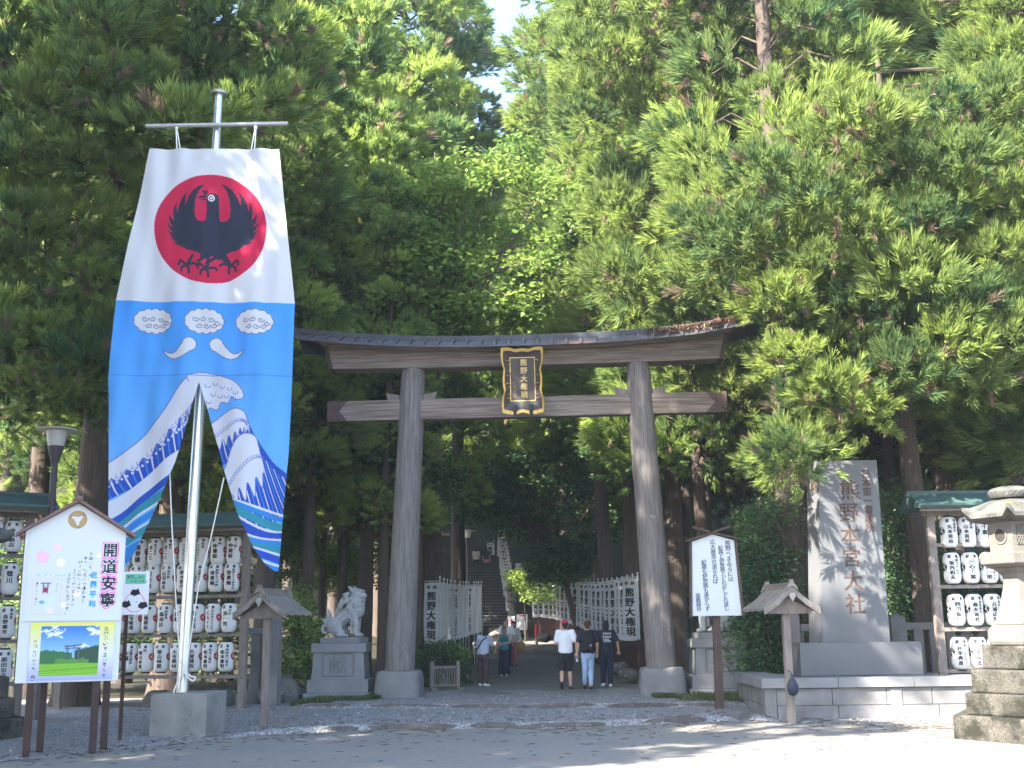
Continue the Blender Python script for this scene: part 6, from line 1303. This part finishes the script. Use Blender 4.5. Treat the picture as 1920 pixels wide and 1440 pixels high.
# trees one can tell apart
for px, Y, r, v, sc, lb in (
    (150, 27.3, .50, 1, .72, 'thick grey cedar behind the street lamp and notice board'),
    (55, 33, .36, 0, .95, 'dark cedar trunk left of the street lamp, further back'),
    (310, 31.5, .42, 2, .72, 'cedar hidden behind the tall banner'),
    (492, 30, .28, 1, .68, 'brown cedar trunk right of the lantern rack end post'),
    (572, 33, .22, 3, .55, 'slim dark cedar nearest the left lion on its left'),
    (601, 38, .13, 3, .5, 'very slim dark cedar just behind the left lion'),
    (680, 36, .30, 3, .5, 'dark straight cedar between the lion and the left torii post'),
    (716, 33.5, .19, 3, .5, 'slim half-lit cedar close beside the left torii post'),
    (738, 38, .13, 3, .5, 'thin sunlit cedar stem right behind the left torii post'),
    (812, 39.5, .50, 3, .62, 'massive dark cedar right of the left torii post'),
    (857, 50, .36, 3, 1.0, 'dark cedar standing before the stairs'),
    (1196, 38.5, .40, 3, .95, 'dark thick cedar just left of the right torii post'),
    (1152, 45, .30, 3, 1.0, 'leaning sunlit cedar trunk behind the right row of flags'),
    (1122, 55, .26, 1, 1.0, 'slim dark cedar left of the leaning sunlit trunk'),
    (1062, 60, .22, 3, 1.0, 'slim cedar above the middle of the right row of flags'),
    (1275, 37, .36, 3, 1.0, 'dark cedar just right of the right torii post'),
    (1335, 34.5, .24, 0, .9, 'brown cedar behind the poem board'),
    (1492, 27.6, .42, 1, .95, 'grey ridged cedar trunk left of the monument'),
    (1690, 32, .24, 2, .9, 'thin cedar between the monument and the right rack'),
    (1610, 35, .30, 0, .95, 'cedar directly behind the monument'),
    (1400, 42, .35, 2, .95, 'cedar between the poem board and the monument, further back'),
    (1800, 31, .38, 2, .95, 'cedar behind the right lantern rack'),
    (1930, 29, .40, 0, .95, 'cedar behind the stone lantern at the right edge'),
    (230, 39, .30, 0, 1.0, 'cedar far behind the notice board'),
    (420, 38, .30, 2, .72, 'cedar far behind the flagpole'),
    (640, 46, .28, 0, .8, 'cedar far behind the left lion'),
    (1500, 50, .35, 1, 1.05, 'tall cedar far behind the monument'),
    (1300, 52, .35, 0, 1.05, 'tall cedar far behind the right torii post'),
    (1750, 47, .35, 0, 1.05, 'tall cedar far behind the right rack'),
    (1900, 42, .35, 1, 1.0, 'tall cedar far behind the stone lantern'),
    (540, 55, .32, 1, 1.0, 'tall cedar far behind the banner, on its right'),
    (760, 58, .32, 0, 1.12, 'tall airy cedar rising above the left end of the torii')):
    cedar(px, Y, r, v, lb, sc, lean=(0, R_(3.2)) if px == 1152 else (R_(random.uniform(-.8, .8)), R_(random.uniform(-.8, .8))))
# unseen roadside cedars, placed and sized to shade the road, gate and banner
for x, y, v, sc in ((-9.5, 8.0, 4, .74), (-12, 12.5, 2, .98), (-15.5, 9, 4, .8), (-12.5, 16.5, 1, .62), (-16.5, 13.5, 0, 1.0), (-15.5, 19.5, 2, .68), (-20, 16.5, 1, .85), (-20, 10.5, 0, .85), (-14.5, 5.5, 0, .85), (-19, 4, 4, 1.0), (-12.5, 9.5, 4, .85)):
    cedar(0, y, .4, v, 'unseen roadside cedar left of the view, placed to cast shade', sc, group='unseen roadside cedars placed to cast shade', x=x, z=-.1)
for x, y, v, sc in ((13, 26, 2, .9), (15, 32, 0, 1.0), (18, 40, 1, 1.0), (16, 22, 1, .9), (20, 48, 2, 1.05)):
    cedar(0, y, .4, v, 'cedar right of the view beyond the stone lantern', sc, group='cedars right of the view', x=x)
# wood on the hillside: nothing tells these apart
rr = random.Random(11); n = 0
while n < 110:
    y = rr.uniform(58, 125); x = rr.uniform(-.52, .52) * y
    if abs(x + 1.6) < 3.4 and y < 84: continue
    if -2.2 < x / y * 60 < 1.4 and y < 78: continue
    cedar(0, y, .32, rr.randrange(4), 'cedar of the dense wood on the hillside behind the gate', rr.uniform(.8, 1.1), group='cedars of the wood on the hillside', x=x); n += 1
# the spreading front cedar: boughs where its long limbs reach over the monument
def poly_boughs(polys, n, rg, Yr, Rr, trunk_xy, zl, mindist=.5):
    C = []; tries = 0
    while len(C) < n and tries < 20000:
        tries += 1; P = polys[rg.integers(len(polys))]; A = np.array(P, float); px = rg.uniform(A[:, 0].min(), A[:, 0].max()); py = rg.uniform(A[:, 1].min(), A[:, 1].max())
        if not inpoly(np.array([[px]]), np.array([[py]]), P)[0, 0]: continue
        p = np.array(at(px, py, rg.uniform(*Yr)))
        if C and min(np.linalg.norm(p - q) for q in C) < mindist: continue
        C.append(p)
    return np.array(C)
def front_tree(name, trunk, r, polys, n, seed, Yr, Rr, label, v=0, leafm='cedar', nt=60, nb=42, mind=.92, trunk_on=True, sc_tr=.6, brown=.04):
    rg = np.random.default_rng(seed); C = poly_boughs(polys, n, rg, Yr, Rr, trunk, 0, mind); L0 = np.array(trunk); Cl = C - L0; O = Cl.copy(); O[:, 2] = 0; O = unit(O + 1e-6); O[:, 1] -= .45; O = unit(O)
    V, T = boughs(Cl, O, rg.uniform(*Rr, len(C)), rg, nt, nb, brown); o = empty(name, trunk, 0, label, 'tree')
    raw_mesh('crown', V, quads(len(V)), M_[leafm], o, {'tint': T}); mb = MB()
    for c in Cl:
        z = c[2] + .2 + .35 * math.hypot(c[0], c[1]); m = Vector((c[0] * .5, c[1] * .5, z * .6 + c[2] * .4 + .25)); mb.tube([(0, 0, z), m, tuple(c)], [.05, .035, .012], 5)
    mb.build('limbs', M_['twig'], o)
    if trunk_on: c = TR[v % 3].copy(); COL.objects.link(c); c.parent = o; q = r / .5; c.scale = (q, q, sc_tr)
    return o
tx = at(1745, 1200, 25.6).x
front_tree('cedar_tree', (tx, 25.9, .0), .30, [[(1480, 520), (1560, 430), (1700, 400), (1940, 340), (1950, 640), (1830, 720), (1720, 760), (1640, 770), (1545, 835), (1470, 890), (1440, 880), (1450, 850), (1490, 790), (1470, 700), (1450, 600)], [(1450, 850), (1520, 835), (1530, 860), (1490, 890), (1450, 895)], [(1300, 430), (1420, 330), (1600, 250), (1780, 200), (1940, 150), (1940, 420), (1700, 420), (1500, 500)]], 140, 5, (20.6, 24.5), (.50, .85), 'bright spreading cedar whose low limbs hang over the monument', 2)
tx = at(-90, 1200, 26).x
front_tree('cedar_tree', (tx, 26.0, .0), .34, [[(-40, -40), (570, -40), (560, 240), (270, 270), (215, 560), (205, 760), (150, 800), (-40, 760)]], 125, 6, (21.8, 25.4), (.55, .95), 'dark spreading cedar filling the corner above the notice board and lamp', 1)
tx = at(640, 1200, 37.5).x
front_tree('cedar_tree', (tx, 37.5, .0), .20, [[(560, 120), (680, 190), (740, 230), (750, 300), (720, 400), (680, 480), (560, 560)], [(560, -30), (700, -30), (680, 180), (560, 140)]], 66, 8, (34.5, 37.5), (.7, 1.25), 'blue-green cedar spreading between the banner and the torii roof', 2)
tx = at(1330, 1200, 33).x
front_tree('cedar_tree', (tx, 33.5, .0), .24, [[(1065, 60), (1100, -40), (1500, -40), (1940, -40), (1940, 200), (1700, 250), (1450, 330), (1300, 430), (1250, 560), (1130, 560), (1130, 420), (1085, 300)], [(1240, 480), (1480, 440), (1500, 600), (1440, 760), (1380, 800), (1250, 700)]], 150, 9, (28.0, 33.0), (.6, 1.05), 'tall bright cedar filling the upper right above the torii end', 0)
tx = at(800, 1200, 47).x
front_tree('cedar_tree', (tx - 1, 47.5, .0), .26, [[(690, 30), (760, -30), (850, -30), (865, 60), (850, 180), (880, 280), (850, 330), (740, 340), (690, 200)], [(540, -40), (760, -40), (700, 60), (560, 120)]], 70, 10, (43.0, 48.0), (.8, 1.3), 'tall hazy cedar left of the gap of sky', 1)
# broadleaf trees
def leaf_sprays(C, R, rg, n, size, flat=.16, tilt=.45, tint0=.5):
    """flat layered sprays of leaves round each centre"""
    k = len(C); a = rg.random((k, n)) * 6.283; r = np.sqrt(rg.random((k, n))) * R[:, None]; P = C[:, None, :] + np.stack([np.cos(a) * r, np.sin(a) * r, rg.normal(0, flat, (k, n)) * R[:, None] - .30 * r * r / R[:, None]], -1); P = P.reshape(-1, 3); m = len(P)
    D = unit(np.stack([rg.normal(size=m), rg.normal(size=m), rg.normal(-.25, .35, m)], 1)); N = unit(np.stack([rg.normal(0, tilt, m), rg.normal(0, tilt, m), np.ones(m)], 1)); S = unit(np.cross(D, N))
    L = size * (.7 + .6 * rg.random(m)); W = L * .33; V = np.stack([P, P + D * (L * .45)[:, None] + S * W[:, None], P + D * L[:, None], P + D * (L * .45)[:, None] - S * W[:, None]], 1).reshape(-1, 3)
    t = np.clip(np.repeat(np.clip(rg.normal(tint0, .16, k), .1, .95), n) + rg.normal(0, .12, m), .08, 1); return V, np.repeat(t, 4)
def broad_tree(name, base, r, polys, n, seed, Yr, Rr, size, label, leafm, nleaf=170, tint0=.5, H=None, trunk_on=True, cat='tree', flat=.22):
    rg = np.random.default_rng(seed); C = poly_boughs(polys, n, rg, Yr, Rr, base, 0, .35) - np.array(base); V, T = leaf_sprays(C, rg.uniform(*Rr, len(C)), rg, nleaf, size, flat, .75, tint0)
    o = empty(name, base, 0, label, cat); raw_mesh('crown', V, quads(len(V)), M_[leafm], o, {'tint': T})
    top = C[:, 2].max(); low = C[:, 2].min(); cm = C.mean(0); mb = MB(); fork = (cm[0] * .25, cm[1] * .25, max(.8, low * .75))
    if trunk_on: mb.tube([(0, 0, -.3), (fork[0] * .4, fork[1] * .4, fork[2] * .5), fork, (cm[0] * .8, cm[1] * .8, cm[2]), (cm[0], cm[1], top * .96)], [r * 1.2, r, r * .85, r * .5, .02], 10)
    mb2 = MB()
    for c in C[:: max(1, len(C) // 60)]: s = Vector(fork).lerp(Vector((cm[0] * .8, cm[1] * .8, cm[2])), random.random()); mb2.tube([s, s.lerp(Vector(c), .5) + Vector((0, 0, .3)), c], [r * .3, r * .2, .012], 5)
    if trunk_on: mb.build('trunk', M_['twig'], o, smooth=True)
    mb2.build('limbs', M_['twig'], o); return o
b = at(940, 1150, 44); fz = lambda x, y: float(floor_h(x, y)) - .1
broad_tree('maple_tree', (at(778, 1200, 35.0).x, 35.0, fz(-2.5, 35)), .17, [[(800, 470), (830, 330), (900, 260), (940, 200), (1000, 260), (1080, 330), (1120, 400), (1060, 500), (960, 560), (860, 600), (790, 560)], [(560, 610), (640, 560), (800, 540), (1000, 570), (980, 620), (760, 640), (600, 650)], [(760, 330), (840, 300), (850, 480), (760, 520)]], 120, 21, (33.0, 35.5), (.55, 1.0), .19, 'bright yellow-green maple rising in the gap above the torii', 'maple', 130)
b = at(1010, 1180, 50)
broad_tree('broadleaf_tree', (b.x + 1.9, 51, fz(b.x, 51)), .16, [[(890, 900), (930, 860), (1010, 850), (1120, 830), (1150, 900), (1120, 1020), (1060, 1080), (980, 1050), (960, 1010), (900, 1000), (880, 950)], [(1010, 1010), (1110, 1000), (1090, 1085), (1020, 1080)], [(868, 850), (970, 850), (955, 985), (880, 975)]], 150, 22, (46, 53), (.5, .9), .17, 'dark green broadleaf tree arching over the path behind the torii', 'broad', 190, .35)
b = at(640, 1180, 38)
broad_tree('broadleaf_tree', (b.x, 37.2, fz(b.x, 37)), .12, [[(560, 800), (620, 770), (740, 780), (800, 820), (860, 860), (840, 950), (740, 960), (640, 900), (560, 900)], [(560, 700), (640, 700), (740, 720), (740, 780), (560, 790)]], 110, 23, (33.5, 39), (.45, .8), .15, 'dark broadleaf tree behind the left half of the torii', 'broad', 170, .38)
b = at(1080, 1180, 62)
broad_tree('broadleaf_tree', (b.x, 63, fz(b.x, 63)), .14, [[(960, 800), (1060, 790), (1180, 800), (1190, 900), (1100, 940), (960, 880)]], 70, 24, (57, 66), (.6, 1.0), .18, 'broadleaf tree deep in the wood behind the tie beam', 'broad', 170, .45)
def shrub(poly, n, seed, Yr, Rr, size, label, leafm='broad', tint0=.5, nleaf=170, flat=.3):
    A = np.array(poly, float); Ym = sum(Yr) / 2; b = at(A[:, 0].mean(), 1250, Ym); return broad_tree('shrub', (b.x, Ym, fz(b.x, Ym)), .05, [poly], n, seed, Yr, Rr, size, label, leafm, nleaf, tint0, cat='shrub', flat=flat)
shrub([(520, 1130), (570, 1090), (600, 1170), (590, 1260), (530, 1270), (510, 1200)], 34, 31, (29, 31.5), (.3, .5), .10, 'sunlit shrub between the stone pillar and the left lion', 'broad', .8)
shrub([(610, 1010), (660, 1000), (672, 1060), (660, 1100), (600, 1090)], 22, 32, (38, 42), (.4, .6), .14, 'bright shrub behind the head of the left lion', 'maple', .6)
shrub([(690, 950), (745, 960), (740, 1090), (690, 1080)], 20, 33, (40, 44), (.35, .6), .14, 'bright leafy shrub behind the left torii post', 'maple', .5)
shrub([(530, 960), (575, 950), (590, 1060), (530, 1090)], 26, 34, (36, 40), (.4, .7), .13, 'green shrub above the small boulder by the left lion', 'broad', .7)
shrub([(790, 1215), (850, 1200), (880, 1230), (870, 1290), (800, 1295)], 34, 35, (32, 34.6), (.28, .45), .09, 'dark low shrub behind the wooden barrier', 'broad', .4)
shrub([(1390, 960), (1470, 900), (1490, 1000), (1480, 1260), (1400, 1280), (1380, 1100)], 90, 36, (26, 28.5), (.35, .6), .09, 'tall dark camellia shrub between the right lion and the monument', 'broad', .3, 200)
shrub([(1655, 920), (1720, 900), (1745, 1000), (1740, 1180), (1670, 1200)], 60, 37, (26, 28), (.35, .6), .09, 'dark glossy shrub between the monument and the right rack', 'broad', .3, 200)
shrub([(1000, 1095), (1060, 1080), (1130, 1090), (1140, 1120), (1010, 1118)], 30, 38, (56, 62), (.5, .8), .15, 'light green shrub over the right row of flags', 'broad', .75)
shrub([(950, 1075), (1000, 1065), (1010, 1110), (985, 1118)], 16, 39, (58, 62), (.4, .6), .14, 'yellow-green shrub beside the tall white sign', 'maple', .5)
shrub([(0, 1000), (120, 960), (200, 960), (200, 1240), (0, 1240)], 50, 40, (31, 36), (.5, .8), .13, 'green shrub behind the notice board and left racks', 'broad', .55)
shrub([(210, 990), (460, 990), (460, 1250), (210, 1250)], 70, 41, (31, 36), (.5, .8), .13, 'green shrub glimpsed between the lanterns behind the flagpole', 'broad', .55)
shrub([(800, 1120), (880, 1120), (900, 1200), (800, 1210)], 30, 42, (50, 56), (.5, .8), .14, 'dark shrub behind the left row of flags', 'broad', .3)
shrub([(1560, 1000), (1760, 1000), (1920, 980), (1920, 1250), (1560, 1250)], 90, 43, (28.5, 31), (.5, .8), .11, 'dark hedge-like shrub behind the right rack', 'broad', .3)
shrub([(1200, 1130), (1290, 1100), (1300, 1260), (1210, 1270)], 40, 44, (38, 42), (.5, .8), .12, 'dark shrub behind the right torii base', 'broad', .3)
# grass along the upper edge
def grass(name, areas, n, label):
    rg = np.random.default_rng(3); B = []
    for x0, x1, y0, y1 in areas:
        m = n // len(areas); x = rg.uniform(x0, x1, m); y = y0 + (y1 - y0) * rg.random(m); B.append(np.stack([x, y, gravel_h(x, y) + .0], 1))
    B = np.concatenate(B); m = len(B); D = unit(np.stack([rg.normal(0, .4, m), rg.normal(0, .4, m), np.ones(m)], 1)); V, T = blades(B, D, rg.uniform(.05, .14, m), np.full(m, .008), np.clip(rg.normal(.5, .2, m), .02, 1), rg, .3)
    o = raw_mesh(name, V, quads(len(V)), M_['grass'], None, {'tint': T}); tag(o, label, 'grass', kind='stuff')
grass('grass', [(-5.0, -3.3, 26.2, 27.4), (-4.9, -4.0, 25.6, 26.8), (3.4, 5.3, 24.3, 26.4), (3.9, 5.6, 24.4, 27.0), (3.0, 3.5, 25.6, 26.3), (-3.4, -3.1, 26.6, 27.2)], 9000, 'short green grass around the lion pedestals')
# tidy up the hidden source of the letter shapes
bpy.data.objects.remove(_go)
# ------------------------------------------------------------------ haze: one closed box of even, thin air, added to lift the shadows
HAZE = 0.0005
if HAZE:
    mb = MB(); mb.box((0, 95, 42), (420, 360, 100)); m = bpy.data.materials.new('haze_air'); m.use_nodes = True; n = m.node_tree; n.nodes.remove(n.nodes['Principled BSDF'])
    v = n.nodes.new('ShaderNodeVolumePrincipled'); v.inputs['Color'].default_value = (.72, .86, 1, 1); v.inputs['Density'].default_value = HAZE; v.inputs['Anisotropy'].default_value = .2
    n.links.new(v.outputs[0], n.nodes['Material Output'].inputs['Volume']); o = mb.build('haze', m); tag(o, kind='stuff'); o['label'] = 'thin pale haze added to veil the view and lift the shadows'
SC.cycles.volume_bounces = 0
